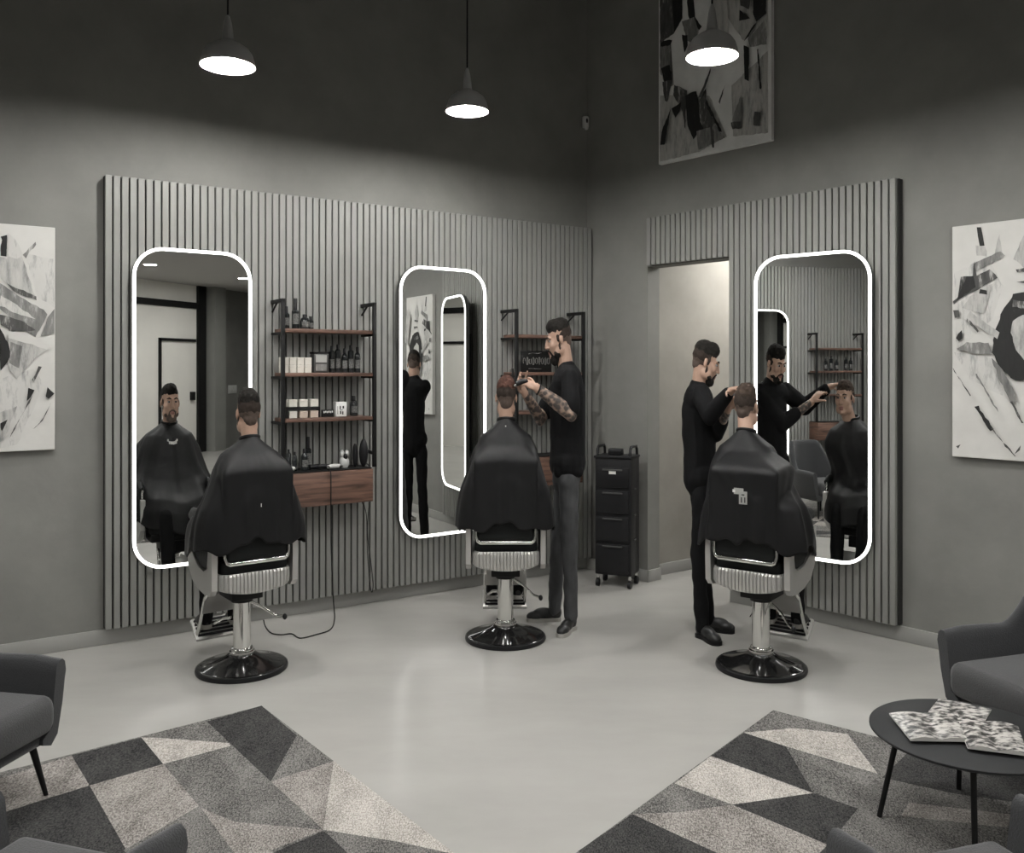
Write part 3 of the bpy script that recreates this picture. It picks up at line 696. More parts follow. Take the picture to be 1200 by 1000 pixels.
UA = [('paint_light', [(170, 560), (460, 560), (560, 800), (400, 890), (170, 950)]), ('paint_light', [(590, 500), (800, 300), (800, 780), (600, 800)]), ('paint_light', [(560, -100), (800, -100), (800, 120), (660, 240), (560, 100)]), ('paint_mid', [(170, 270), (230, 250), (230, 380), (250, 500), (210, 520), (170, 420)]), ('paint_black', [(170, 240), (240, 235), (230, 265), (172, 275)]),
 ('paint_dark', [(170, -300), (300, -300), (300, 110), (250, 200), (190, 240), (170, 260)]), ('paint_black', [(240, -40), (300, -80), (300, 100), (255, 190)]),
 ('paint_black', [(310, -200), (360, -120), (375, 100), (415, 160), (400, 180), (345, 130), (335, 70)]), ('paint_mid', [(300, 130), (370, 100), (400, 190), (370, 260), (330, 240)]),
 ('paint_black', [(300, 205), (330, 210), (335, 270), (315, 310), (305, 250)]), ('paint_black', [(180, 400), (230, 380), (245, 480), (200, 500)]), ('paint_dark', [(185, 480), (245, 470), (215, 600), (200, 590)]),
 ('paint_dark', [(255, 500), (330, 530), (320, 760), (300, 640), (250, 560)]), ('paint_black', [(320, 560), (385, 535), (400, 600), (440, 520), (445, 580), (480, 680), (430, 780), (400, 770), (370, 820), (335, 740)]),
 ('paint_dark', [(400, 600), (440, 540), (450, 640), (500, 720), (440, 780), (410, 720)]), ('paint_black', [(240, 640), (300, 600), (290, 660), (265, 690)]),
 ('paint_dark', [(400, 570), (470, 400), (472, 420), (420, 570)]), ('paint_black', [(725, -200), (795, -200), (795, 80), (740, 130), (720, 90)]), ('paint_black', [(720, 150), (745, 130), (690, 220), (665, 245)]),
 ('paint_black', [(640, 60), (700, 110), (640, 125)]), ('paint_mid', [(690, 230), (800, 110), (800, 260), (700, 280)]), ('paint_black', [(665, 270), (695, 280), (695, 480), (670, 470)]),
 ('paint_black', [(745, 290), (752, 290), (770, 530), (758, 520)]), ('paint_mid', [(600, 700), (650, 560), (655, 760), (600, 750)]), ('paint_dark', [(590, 720), (650, 715), (655, 755), (600, 760)]),
 ('paint_black', [(180, 850), (190, 760), (240, 640), (205, 850)]), ('paint_mid', [(390, 770), (500, 740), (560, 810), (400, 885)]), ('paint_dark', [(470, 700), (490, 700), (495, 870), (482, 870)]),
 ('paint_dark', [(730, 655), (765, 660), (760, 740), (725, 740)]), ('paint_black', [(450, 590), (540, 775), (525, 770), (445, 610)]), ('paint_dark', [(520, 600), (560, 500), (530, 610)]),
 ('paint_light', [(460, -200), (560, -200), (580, 200), (520, 280)]), ('paint_dark', [(640, -200), (720, -200), (700, 60), (650, 40)])]
UA = [(m_, cvt(p, 740, 0, .2)) for m_, p in UA]
sL = wl('L', 64.5, 267, .035)[0]
make_canvas('large abstract black and white canvas at the left edge, on the long left wall', 'L', sL, sL + 0.62, wl('L', 64.5, 527, .035)[1], wl('L', 64.5, 267, .035)[1], LA)
sR = wl('R', 1116, 266, .035)[0]
make_canvas('large abstract canvas with a black ring shape, at the right edge beside the slatted panel', 'R', sR, sR + 0.62, wl('R', 1116, 535, .035)[1], wl('R', 1116, 266, .035)[1], RA)
sU0, sU1 = wl('R', 772, 190, .035)[0], wl('R', 904, 160, .035)[0]
make_canvas('abstract canvas hanging highest, above the doorway and behind the right pendant lamp', 'R', sU0, sU1, wl('R', 772, 193, .035)[1], 4.3, UA, 'canvas_high')

# ------------------------------------------------------------------ pendant lamps
def make_pendant(label, loc, d=0.255):
    t = thing('pendant_lamp', label, 'lamp', loc, 0, 'dome pendant lamps')
    r = d / 2
    out = [(r, 0), (r * 1.0, .004), (r * .97, .03), (r * .90, .06), (r * .76, .086), (r * .54, .106), (r * .32, .118), (r * .22, .130), (r * .19, .17), (r * .14, .215), (r * .07, .245), (.004, .252)]
    inn = [(r * .04, .215), (r * .14, .13), (r * .5, .102), (r * .72, .080), (r * .86, .055), (r * .93, .028), (r * .965, .004), (r, 0)]
    sh = MB().lathe(out, 'lamp_shade', 40).build('lamp_shade', parent=t, weld=True)
    MB().lathe(inn + [(0, .236)][:0], 'shade_inner', 40).build('white_lining', parent=sh, weld=True)
    MB().ell((0, 0, .038), (.036, .036, .036), 'bulb', n=24).cyl((0, 0, .06), (0, 0, .12), .018, m='plastic_white').build('light_bulb', parent=t)
    MB().cyl((0, 0, .25), (0, 0, HT - loc[2]), .0045, m='black', n=8).build('cord', parent=t)
    return t
LZ = 3.0
for (x, y, lb) in ((267, 78, 'dome pendant lamp hanging at the upper left above the first chair'), (547.5, 131, 'smallest-looking dome pendant lamp hanging near the top centre'), (834.5, 67, 'dome pendant lamp hanging in front of the high canvas')):
    Y = (LZ - H) * F / (HY - y)
    make_pendant(lb, ((x - 600) / F * Y, Y, LZ), {267: .262, 547.5: .245, 834.5: .243}[x])

# small downlights, and fill light panels added out of view on the low ceiling
def make_downlight(label, x, y):
    t = thing('ceiling_downlight', label, 'ceiling light', (x, y, LOWZ), 0, 'small ceiling downlights')
    MB().lathe([(0, -.004), (.085, -.004), (.085, -.001), (0, -.001)], 'downlight', 24).build('lit_lens', parent=t)
    MB().lathe([(.086, -.001), (.088, -.008), (.105, -.006), (.108, -.001)], 'plastic_white', 24).build('trim_ring', parent=t)
def make_fill_panel(label, x, y, sx, sy):  # fill light added out of view to brighten walls and floor
    t = thing('unseen_ceiling_light', label, 'ceiling light', (x, y, LOWZ), 0, 'recessed ceiling lights')
    MB().box((0, 0, -0.006), (sx, sy, 0.012), 'panel_light', r=.002, seg=1).build('lit_panel', parent=t)
    mb = MB()
    for (cx_, cy_, a, b_) in ((0, sy / 2 + .01, sx + .04, .02), (0, -sy / 2 - .01, sx + .04, .02), (sx / 2 + .01, 0, .02, sy), (-sx / 2 - .01, 0, .02, sy)):
        mb.box((cx_, cy_, -.008), (a, b_, .016), 'black')
    mb.build('panel_frame', parent=t)
for i, x in enumerate((-1.9, 0.1, 2.1, 4.2, 6.3)):
    for j, y in enumerate((3.0, -0.9)):
        if x > 4 and not (x < 5 and j == 0):
            make_downlight('small round ceiling downlight behind the viewer, %s from the left in the %s row' % (['first', 'second', 'third', 'fourth', 'fifth'][i], ['front', 'rear'][j]), x, y); continue
        make_fill_panel('added rectangular fill light panel out of view, %s from the left in the %s row' % (['first', 'second', 'third', 'fourth', 'fifth'][i], ['front', 'rear'][j]), x, y, 0.9, 0.3)
pc = (PA0 + pe) / 2 - pn * 0.55 - pd * 0.1
t = thing('unseen_ceiling_light', 'lit ceiling panel inside the passage behind the doorway', 'ceiling light', (pc.x, pc.y, 2.66), pang, 'recessed ceiling lights')
MB().box((0, 0, -0.006), (.9, .36, 0.012), 'panel_light', r=.002, seg=1).build('lit_panel', parent=t)

# small sensor on the wall by the corner
t = thing('wall_sensor', 'small white motion sensor high in the room corner', 'sensor', wp('L', 0.03, 0.0, wl('L', 684, 144)[1]), PHL)
MB().box((0, -.02, 0), (.045, .04, .09), 'plastic_white', r=.012, seg=3).build('sensor_body', parent=t)
MB().ell((-.002, -.038, .008), (.010, .006, .02), 'plastic_black').build('lens', parent=t)
MB().ell((0, -.03, -.045), (.016, .014, .016), 'plastic_white').build('pivot', parent=t)

# ------------------------------------------------------------------ organic surfaces
def blob(mb, name, m, parent, voxel=0.007, it=3, fac=0.5, pick=None, k=K, mats=None, disp=None):
    """fuse overlapping shapes into one continuous surface"""
    for f in mb.bm.faces: f.material_index = 0
    bmesh.ops.recalc_face_normals(mb.bm, faces=mb.bm.faces[:])
    me = bpy.data.meshes.new('tmp'); mb.bm.to_mesh(me); mb.bm.free()
    o = bpy.data.objects.new('tmp', me); COL.objects.link(o)
    r = o.modifiers.new('r', 'REMESH'); r.mode = 'VOXEL'; r.voxel_size = voxel; r.use_smooth_shade = True
    s = o.modifiers.new('s', 'SMOOTH'); s.iterations = it; s.factor = fac
    dg = bpy.context.evaluated_depsgraph_get()
    out = bpy.data.meshes.new_from_object(o.evaluated_get(dg), depsgraph=dg)
    bpy.data.objects.remove(o); bpy.data.meshes.remove(me)
    if disp:
        nrm = [v.normal.copy() for v in out.vertices]
        for v, n_ in zip(out.vertices, nrm): v.co += n_ * disp(v.co)
    out.materials.clear()
    for q in (mats or [m]): out.materials.append(M[q])
    if pick:
        for p in out.polygons: p.material_index = pick(p.center)
    for p in out.polygons: p.use_smooth = True
    for v in out.vertices: v.co.x *= k; v.co.y *= k
    ob = bpy.data.objects.new(name, out); COL.objects.link(ob); out.name = name
    if parent: ob.parent = parent
    return ob
def V3(*a): return Vector(a)
def head_mx(c, yaw, pitch=0.0, roll=0.0):
    """head frame: local y looks forward; yaw 0 looks along +y, positive turns left"""
    return Matrix.Translation(c) @ Matrix.Rotation(R(yaw), 4, 'Z') @ Matrix.Rotation(R(roll), 4, 'Y') @ Matrix.Rotation(R(pitch), 4, 'X')
def add_head(mb, mx, s=1.0):
    def E(c, r): mb.ell(mx @ Vector(c), Vector(r) * s, rot=mx.to_3x3().normalized().to_4x4(), n=20)
    def Cp(a, b, ra, rb): mb.cap(mx @ Vector(a), mx @ Vector(b), ra, rb, n=12)
    E((0, -.018, .028), (.074, .094, .086)); E((0, .028, -.03), (.064, .063, .082)); E((0, .046, -.085), (.041, .042, .030))
    for q in (-1, 1):
        E((q * .036, .056, -.028), (.026, .030, .026)); E((q * .047, .014, -.070), (.023, .046, .034))
        Cp((q * .012, .090, .022), (q * .042, .078, .020), .008, .008)
        E((q * .078, -.008, -.012), (.008, .016, .026)); E((q * .011, .097, -.036), (.008, .010, .007))
    Cp((0, .093, .012), (0, .110, -.030), .008, .0115)
    E((0, .090, -.060), (.021, .010, .0055)); E((0, .088, -.071), (.018, .010, .006)); E((0, .083, -.094), (.015, .014, .012))
def add_hand(mb, w, d, n, side=1, curl=0.5, L=0.18, spread=0.22, tcurl=0.4):
    """w wrist, d direction of the fingers, n back-of-hand normal, side: thumb on +cross(d,n)*side"""
    d = d.normalized(); n = (n - d * n.dot(d)).normalized(); x = d.cross(n).normalized() * side
    s = L / 0.18
    pc = w + d * .048 * s
    rot = Matrix((x, d, n)).transposed().to_4x4()
    mb.ell(pc, (.040 * s, .052 * s, .016 * s), rot=rot); mb.cap(w - d * .02, w + d * .03 * s, .023 * s, .022 * s)
    for i, (ox, ln) in enumerate(((.030, .072), (.010, .080), (-.010, .075), (-.029, .058))):
        b0 = w + d * (.085 * s) + x * ox * s; a = curl * (0.6 + 0.18 * i); dd = (d + x * spread * ox * 8).normalized()
        p = b0; ang = 0; r = .0088 * s
        for j, fr in enumerate((.45, .32, .23)):
            ang += a * (0.75 if j == 0 else 1.0)
            q = p + (dd * math.cos(ang) - n * math.sin(ang)) * ln * fr * s
            mb.cap(p, q, r, r * .9, n=8); p = q; r *= .9
    b0 = w + d * .025 * s + x * .030 * s; dd = (d * .55 + x * .75 - n * .25 * tcurl).normalized()
    p = b0; r = .0115 * s
    for j, ln in enumerate((.036, .030, .024)):
        dd2 = (dd + (-x * .5 - n * tcurl) * j * .45).normalized(); q = p + dd2 * ln * s
        mb.cap(p, q, r, r * .9, n=8); p = q; r *= .88
def add_face_bits(mx, parent, brow='hair', eyes=True):
    rot = mx.to_3x3().normalized().to_4x4()
    for q in (-1, 1):
        if eyes:
            e = MB(); e.ell(mx @ V3(q * .029, .0785, .002), (.0105, .009, .0065), 'eye', rot=rot, n=12)
            e.ell(mx @ V3(q * .029, .0865, .002), (.0055, .004, .0058), 'iris', rot=rot, n=10)
            e.build('eye', parent=parent, k=K)
        b = MB(); b.tube([mx @ V3(q * .014, .0985, .021), mx @ V3(q * .030, .094, .0265), mx @ V3(q * .047, .080, .021)], [.0035, .0045, .0025], brow, 8)
        b.build('eyebrow', parent=parent, k=K)
def hairnoise(a, f):
    return lambda c: noise.noise(c * f) * a
def add_hair(mx, parent, top='hair', fade='fade', quiff=0.012, name='hair'):
    rot = mx.to_3x3().normalized().to_4x4()
    h = MB()
    h.ell(mx @ V3(0, -.020, .050), (.073, .092, .070), rot=rot, n=22)
    h.ell(mx @ V3(0, .028, .080), (.052, .052, .026 + quiff), rot=rot, n=18)
    h.ell(mx @ V3(0, .050, .078), (.044, .034, .018 + quiff), rot=rot, n=16)
    h.ell(mx @ V3(0, -.058, .052), (.058, .052, .058), rot=rot, n=16)
    h.ell(mx @ V3(0, -.028, .022), (.0765, .088, .072), rot=rot, n=22); h.ell(mx @ V3(0, -.060, -.028), (.050, .044, .044), rot=rot, n=16)
    for q in (-1, 1): h.ell(mx @ V3(q * .0625, .014, .008), (.009, .012, .026), rot=rot)
    im = mx.inverted()
    def pk(c):
        p = im @ c; z = p.z + noise.noise(c * 38) * .012 + (p.y * .12)
        return 0 if z > .040 else (1 if z > -.012 else 2)
    blob(h, name, top, parent, 0.005, 3, disp=hairnoise(.0035, 50), pick=pk, mats=[top, fade, 'stubble'])
def add_beard(mx, parent, m='hair', full=1.0, side='fade'):
    rot = mx.to_3x3().normalized().to_4x4()
    b = MB()
    b.ell(mx @ V3(0, .053, -.097 - .012 * full), (.044, .042, .030 + .012 * full), rot=rot, n=18)
    for q in (-1, 1):
        b.ell(mx @ V3(q * .0615, .012, -.052), (.009, .010, .030), rot=rot); b.ell(mx @ V3(q * .048, .028, -.078), (.018, .036, .014 + .018 * full), rot=rot)
        b.cap(mx @ V3(q * .004, .098, -.051), mx @ V3(q * .026, .086, -.062), .0055, .006); b.cap(mx @ V3(q * .026, .086, -.062), mx @ V3(q * .030, .075, -.09), .006, .008)
    im = mx.inverted()
    def pk(c):
        p = im @ c
        return 1 if p.z + p.y * .5 + noise.noise(c * 60) * .008 < -.052 or p.y > .06 else 0
    blob(b, 'beard', m, parent, 0.0045, 2, disp=hairnoise(.003, 60), pick=pk, mats=[side, m])
def make_shoe(parent, heel, toe, m='shoe', sole='sole', high=0.075, k=K):
    heel, toe = Vector(heel), Vector(toe); d = (toe - heel); L = d.length; d.normalize()
    up = V3(0, 0, 1); s_ = MB()
    rot = Matrix((d.cross(up), d, up)).transposed().to_4x4()
    s_.ell(heel + d * .045 + up * .052, (.039, .05, .045), rot=rot); s_.ell(heel + d * (L * .5) + up * .045, (.040, L * .34, .038), rot=rot)
    s_.ell(toe - d * .075 + up * .034, (.048, .072, .028), rot=rot); s_.ell(toe - d * .035 + up * .030, (.038, .036, .021), rot=rot)
    s_.cap(heel + d * .055 + up * .07, heel + d * .05 + up * (.07 + high), .040, .043)
    sh = blob(s_, 'shoe', m, parent, .006, 2, k=k)
    b = MB(); prof = []
    for q in range(28):
        a = 2 * PI * q / 28; t = (1 - math.cos(a)) / 2
        wdt = .040 * (1 - .25 * math.exp(-((t - .35) / .15) ** 2) + .2 * math.exp(-((t - .75) / .2) ** 2))
        c = heel + d * (t * L) + d.cross(up) * (wdt * (1 if a < PI else -1) * min(1, math.sin(min(a, 2 * PI - a) + .0) * 1.9 if 0 < a < 2 * PI else 0))
        prof.append((c.x, c.y))
    b.prism(prof, heel.z, heel.z + .022, 'xy', sole)
    so = b.build('sole', parent=sh, k=k)
    return sh

# ------------------------------------------------------------------ barber chair
def make_barber_chair(label, loc, rz):
    t = thing('barber_chair', label, 'barber chair', loc, rz, 'barber chairs')
    MB().lathe([(0, .0), (.300, .0), (.310, .006), (.310, .020), (.300, .028), (.285, .030), (.20, .046), (.12, .068), (.086, .084), (0, .084)], 'black_gloss', 64).build('base_disc', parent=t, k=K)
    MB().lathe([(.297, .002), (.312, .002), (.315, .010), (.312, .022), (.297, .028)], 'plastic_black', 64).build('base_rim', parent=t, k=K)
    MB().lathe([(.060, .075), (.082, .078), (.086, .085), (.086, .096), (.076, .100), (.076, .106), (.072, .112), (.060, .114)], 'chrome', 40).build('collar', parent=t, k=K)
    MB().lathe([(0, .08), (.061, .08), (.061, .345), (.052, .352), (.052, .37), (0, .37)], 'chrome', 40).build('column', parent=t, k=K)
    mb = MB(); mb.box((0, .02, .41), (.22, .26, .09), 'black', r=.005); mb.lathe([(0, .34), (.075, .345), (.08, .37), (0, .37)], 'black', 24)
    mb.build('seat_plate', parent=t, k=K)
    # ribbed apron, U-shaped in plan: back and sides
    def U(tt, w, yb, yf, r):
        # tt 0..1 from front left round the back to front right
        pts = []
        path = [(-w, yf)] ; n = 60
        L1 = (yf - (yb + r)); La = PI / 2 * r; L2 = 2 * (w - r); tot = 2 * L1 + 2 * La + L2; s = tt * tot
        if s < L1: return (-w, yf - s, -1, 0)
        s -= L1
        if s < La: a = s / r; return (-w + r - r * math.cos(a), yb + r - r * math.sin(a), -math.cos(a), -math.sin(a))
        s -= La
        if s < L2: return (-w + r + s, yb, 0, -1)
        s -= L2
        if s < La: a = s / r; return (w - r + r * math.sin(a), yb + r - r * math.cos(a), math.sin(a), -math.cos(a))
        s -= La
        return (w, yb + r + s, 1, 0)
    rows = []; N = 440
    for j, (zf, off) in enumerate(((0, -.012), (0, 0), (.12, .004), (.5, .006), (.88, .004), (1, 0), (1, -.012))):
        row = []
        for i in range(N + 1):
            x, y, nx, ny = U(i / N, .245, -.285, .20, .07)
            rib = (.0045 * (1 if (i % 8) < 6 else -1)) if j in (2, 3, 4) else 0
            droop = .030 * (1 - min(1, abs(x) / .25) ** 2) if y < -.2 else 0
            z = .455 + (.530 - .455) * (1 - zf) - droop * zf
            row.append((x + nx * (off + rib), y + ny * (off + rib), z))
        rows.append(row)
    mb = MB().grid(rows, 'silver'); mb.build('ribbed_apron', parent=t, k=K, sharp=25)
    mb = MB(); mb.box((0, .02, .475), (.44, .46, .05), 'black', r=.015); mb.build('seat_frame', parent=t, k=K)
    mb = MB(); mb.box((0, .02, .545), (.47, .54, .09), 'leather', r=.032, seg=4); mb.build('seat_cushion', parent=t, k=K)
    # backrest leans back slightly
    lean = Matrix.Translation((0, -.262, .585)) @ Matrix.Rotation(R(-4), 4, 'X')
    mb = MB(); mb.box(lean @ V3(0, 0, .215), (.43, .085, .43), 'leather', r=.03, seg=4, rot=Matrix.Rotation(R(-4), 4, 'X')); mb.build('backrest', parent=t, k=K)
    mb = MB(); pts = []
    prof = [(-.222, .40), (-.222, .03), (-.210, .003), (-.19, -.006), (.19, -.006), (.210, .003), (.222, .03), (.222, .40)]
    mb.tube([lean @ V3(p[0], -.035, p[1]) for p in prof], .0105, 'chrome', 10); mb.build('backrest_trim', parent=t, k=K)
    for q in (-1, 1):
        # broad U-shaped side casting
        outer = [(-.255, .755), (-.215, .765), (-.195, .62), (-.165, .555), (-.10, .535), (.02, .545), (.12, .585), (.20, .655), (.225, .72), (.262, .715), (.262, .62), (.235, .53), (.15, .465), (.02, .435), (-.12, .425), (-.22, .43), (-.262, .46), (-.270, .60)]
        mb = MB(); mb.prism(outer, q * .262, q * .300, 'yz', 'silver')
        bmesh.ops.bevel(mb.bm, geom=[e for e in mb.bm.edges if len(e.link_faces) == 2 and e.calc_face_angle(0) > .9], offset=.006, segments=2, affect='EDGES')
        s_ = mb.build('armrest_casting', parent=t, k=K, sharp=30)
        mb = MB(); mb.prism([(-.19, .64), (-.165, .57), (-.10, .548), (.02, .558), (.11, .60), (.19, .668), (.17, .70), (.06, .66), (-.08, .655)], q * .268, q * .292, 'yz', 'leather')
        mb.build('side_pad', parent=t, k=K)
        mb = MB(); mb.tube([(q * .281, -.185, .665), (q * .281, -.12, .605), (q * .281, .0, .595), (q * .281, .10, .635), (q * .281, .18, .70)], .008, 'chrome', 8); mb.build('side_trim', parent=t, k=K)
        mb = MB(); mb.tube([(q * .285, -.22, .765), (q * .285, -.17, .795), (q * .285, .0, .80), (q * .285, .16, .795), (q * .285, .225, .775)], [.020, .028, .030, .028, .018], 'leather', 12)
        mb.build('arm_pad', parent=t, k=K)
        mb = MB(); mb.cyl((q * .281, .225, .70), (q * .281, .215, .785), .010, m='chrome'); mb.cyl((q * .281, -.23, .75), (q * .281, -.21, .79), .012, m='chrome'); mb.build('arm_post', parent=t, k=K)
    # footrest
    mb = MB()
    for q in (-1, 1): mb.tube([(q * .15, .20, .40), (q * .16, .30, .33), (q * .165, .40, .18), (q * .165, .46, .115)], .014, 'chrome', 10)
    mb.build('footrest_arms', parent=t, k=K)
    fr = Matrix.Rotation(R(28), 4, 'X')
    mb = MB(); mb.box((0, .50, .13), (.37, .17, .018), 'silver', r=.006, rot=fr)
    for k_ in range(5): mb.box(Matrix.Translation((0, .50, .13)) @ fr @ V3(0, -.06 + .03 * k_, .012), (.33, .012, .008), 'plastic_black', rot=fr)
    mb.build('footrest_plate', parent=t, k=K)
    mb = MB(); mb.box((0, .315, .30), (.34, .02, .13), 'silver', r=.006, rot=Matrix.Rotation(R(32), 4, 'X')); mb.build('calf_plate', parent=t, k=K)
    mb = MB(); mb.tube([(.07, .02, .33), (.14, .0, .30), (.22, -.06, .255), (.26, -.10, .25)], .008, 'chrome', 8); mb.ell((.27, -.11, .25), .016, 'plastic_black'); mb.build('pump_lever', parent=t, k=K)
    mb = MB(); mb.tube([(-.06, .05, .26), (-.10, .10, .25), (-.14, .16, .22)], .008, 'chrome', 8); mb.build('tilt_lever', parent=t, k=K)
    return t

# ------------------------------------------------------------------ seated customer under a cape
def make_customer(label, loc, rz, head=(0, -.12, 1.365), yaw=0, pitch=0, hair='hair', fade='fade', beard=None, mark=None, lean=0.0, shoe_sole='sole', cape_w=1.0, seed=1, trousers='trouser', quiff=.012, front_drop=0.0):
    t = thing('person', label, 'person', loc, rz)
    hc = Vector(head); mx = head_mx(hc, yaw, pitch)
    nk = V3(hc.x * .8, hc.y - .035 if hc.y < 0 else hc.y * .6 - .035, hc.z - .165)
    b = MB(); add_head(b, mx); b.cap(mx @ V3(0, -.025, -.06), nk + V3(0, 0, -.03), .053, .058)
    b.ell(nk + V3(0, 0, -.10), (.155, .08, .06)); b.cap((nk.x * .5, nk.y + .01, 1.03), (0, -.10, .72), .13, .125)
    b.ell((0, -.08, .66), (.165, .13, .09))
    for q in (-1, 1):
        sh = nk + V3(q * .150, 0, -.105); el = V3(q * .215, -.06, .86); wr = V3(q * .12, .0, .75)
        b.cap(sh, el, .050, .040); b.cap(el, wr, .040, .028); add_hand(b, wr, V3(-q * .3, 1, -.12), V3(0, .1, 1), side=-q, curl=.35)
        hp, kn, an = V3(q * .09, -.06, .66), V3(q * .115, .36, .60), V3(q * .105, .44, .22)
        b.cap(hp, kn, .072, .050); b.cap(kn, an, .050, .034); b.cap(an, an + V3(0, .10, -.045), .034, .028)
    hl = lambda c: (mx.inverted() @ c)
    def pick(c):
        p = hl(c / 1.0)
        return 1 if (abs(p.x) < .023 and p.y > .088 and -.078 < p.z < -.054) else 0
    blob(b, 'body', 'skin', t, .006, 2, pick=pick, mats=['skin', 'lips'])
    add_face_bits(mx, t, hair); add_hair(mx, t, hair, fade, quiff)
    if beard: add_beard(mx, t, 'stubble', beard, 'stubble')
    tr = MB()
    for q in (-1, 1):
        hp, kn, an = V3(q * .09, -.08, .665), V3(q * .115, .37, .605), V3(q * .105, .445, .20)
        tr.cap(hp, kn, .084, .064); tr.cap(kn, an, .064, .050)
    tr.ell((0, -.08, .66), (.175, .14, .10))
    blob(tr, 'trousers', trousers, t, .009, 3, disp=hairnoise(.006, 14))
    for q in (-1, 1): make_shoe(t, (q * .105, .40, .145), (q * .12, .64, .115), sole=shoe_sole)
    # cape
    fr = [(.062, 1.215), (.095, 1.185), (.150, 1.12), (.195, 1.03), (.235, .93), (.30, .84), (.40, .765), (.49, .715), (.545, .64), (.56, .52 - front_drop)]
    sd = [(.064, 1.225), (.110, 1.190), (.185, 1.145), (.235, 1.06), (.270, .97), (.300, .90), (.325, .85), (.345, .78), (.360, .70), (.365, .64)]
    bk = [(.064, 1.245), (.095, 1.205), (.135, 1.14), (.165, 1.09), (.185, 1.05), (.200, .99), (.208, .92), (.210, .85), (.212, .77), (.214, .685)]
    rs = random.Random(seed); ph = [rs.uniform(0, 6.28) for _ in range(6)]
    NU, NVs = 120, 4
    def prof(tt, P):
        x = tt * (len(P) - 1); i = min(int(x), len(P) - 2); f = x - i
        return (P[i][0] * (1 - f) + P[i + 1][0] * f, P[i][1] * (1 - f) + P[i + 1][1] * f)
    rows = []; NR_ = 46
    for j in range(NR_ + 1):
        tt = j / NR_; F_, S_, B_ = prof(tt, fr), prof(tt, sd), prof(tt, bk)
        row = []
        for i in range(NU):
            a = 2 * PI * i / NU; sx, cy = math.sin(a), math.cos(a)
            E_ = F_ if cy >= 0 else B_
            w = abs(cy) ** 2.2; p_ = 2.0 + (1.0 * min(1, tt * 2) if cy < 0 else .3)
            ry, rx = E_[0], S_[0] * cape_w if tt > .3 else S_[0] * (1 + (cape_w - 1) * tt / .3)
            if cy < 0: ry = max(ry, .06)
            rr = 1 / ((abs(sx) / rx) ** p_ + (abs(cy) / ry) ** p_) ** (1 / p_)
            z = E_[1] * w + S_[1] * (1 - w)
            amp = .016 * min(1, max(0, tt - .12) * 1.6)
            fold = math.sin(9 * a + ph[0] + tt * 1.5) * .5 + math.sin(14 * a + ph[1] - tt * 2) * .35 + math.sin(23 * a + ph[2]) * .2
            nz = noise.noise(V3(sx * 2.2 * rr * 3 + seed, cy * rr * 7, z * 6)) * .012 * min(1, tt * 2)
            rr2 = rr + fold * amp * (1.0 if cy > -.3 else .45) + nz
            if cy < 0 and tt > .35: rr2 = max(rr2, rr)
            z2 = z + (nk.z - 1.20) * (1 - tt) + (math.sin(5 * a + ph[3]) * .014 + math.sin(11 * a + ph[4]) * .010) * tt ** 2
            # shift of the ring centre from the neck down to the torso
            sm_ = max(0, min(1, (tt - .28) / .4)); sm_ = sm_ * sm_ * (3 - 2 * sm_)
            cxx = nk.x * (1 - sm_); cyy = nk.y * (1 - sm_) - .135 * sm_
            if cy < 0 and z2 < 1.11:                     # lie over the top and corners of the backrest
                ex2 = min(((.232 - cxx) if sx > 0 else (.232 + cxx)) / max(1e-4, abs(sx)), (cyy + .338) / max(1e-4, -cy))
                kk = max(0, min(1, (1.11 - z2) / .10)); kk = kk * kk * (3 - 2 * kk); rr2 = rr2 * (1 - kk) + (max(rr2, ex2) + (fold * .5 + .5) * .010) * kk
            row.append((cxx + sx * rr2, cyy + cy * rr2, z2))
        rows.append(row)
    mb = MB().grid(rows, 'cape', closed_u=True)
    cp = mb.build('cape', parent=t, k=K, sharp=180)
    sm = cp.modifiers.new('thickness', 'SOLIDIFY'); sm.thickness = .004; sm.offset = 1
    mb = MB(); ring = [nk + V3(math.sin(a) * .063, math.cos(a) * .063 , .035 - .012 * math.cos(a)) for a in [2 * PI * q / 28 for q in range(28)]]
    mb.tube(ring, .010, 'cape', 8, closed=True); mb.build('cape_collar', parent=cp, k=K)
    return t, cp

def ring_at(cp, a, z):
    """point of the cape surface in direction a (0 front) near height z, in the cape's local space"""
    best = None
    for v in cp.data.vertices:
        x, y = v.co.x, v.co.y + .12 * K
        d = abs((math.atan2(x, y) - a + PI) % (2 * PI) - PI) * .3 + abs(v.co.z - z)
        if best is None or d < best[0]: best = (d, v.co.copy())
    q = best[1]; r_ = math.hypot(q.x, q.y + .12 * K)
    return Vector((r_ * math.sin(a), r_ * math.cos(a) - .12 * K, z))

CH = {1: (Vector((-1.366, 4.49, 0)), R(37)), 2: (Vector((-.037, 4.99, 0)), R(1)), 3: (Vector((1.263, 4.50, 0)), R(-37))}
make_barber_chair('chrome and black barber chair on the left, seating the customer without a barber', *CH[1])
make_barber_chair('chrome and black barber chair in the middle, beside the bearded person', *CH[2])
make_barber_chair('chrome and black barber chair on the right, in front of the doorway side mirror', *CH[3])
cu1, cp1 = make_customer('dark-haired person in a black cape seated on the left chair, facing the leftmost mirror', *CH[1], head=(.005, -.10, 1.305), yaw=-3, hair='hair', beard=.35, seed=3, cape_w=1.02, quiff=.016)
cu2, cp2 = make_customer('auburn-haired person in a black cape seated on the middle chair during a haircut', *CH[2], head=(.005, -.06, 1.365), yaw=0, hair='hair_red', seed=8, cape_w=1.0)
cu3, cp3 = make_customer('brown-haired person seated on the right chair in a black cape with a pale tag', *CH[3], head=(-.155, .12, 1.328), yaw=-2, hair='hair_brown', seed=12, cape_w=1.0)

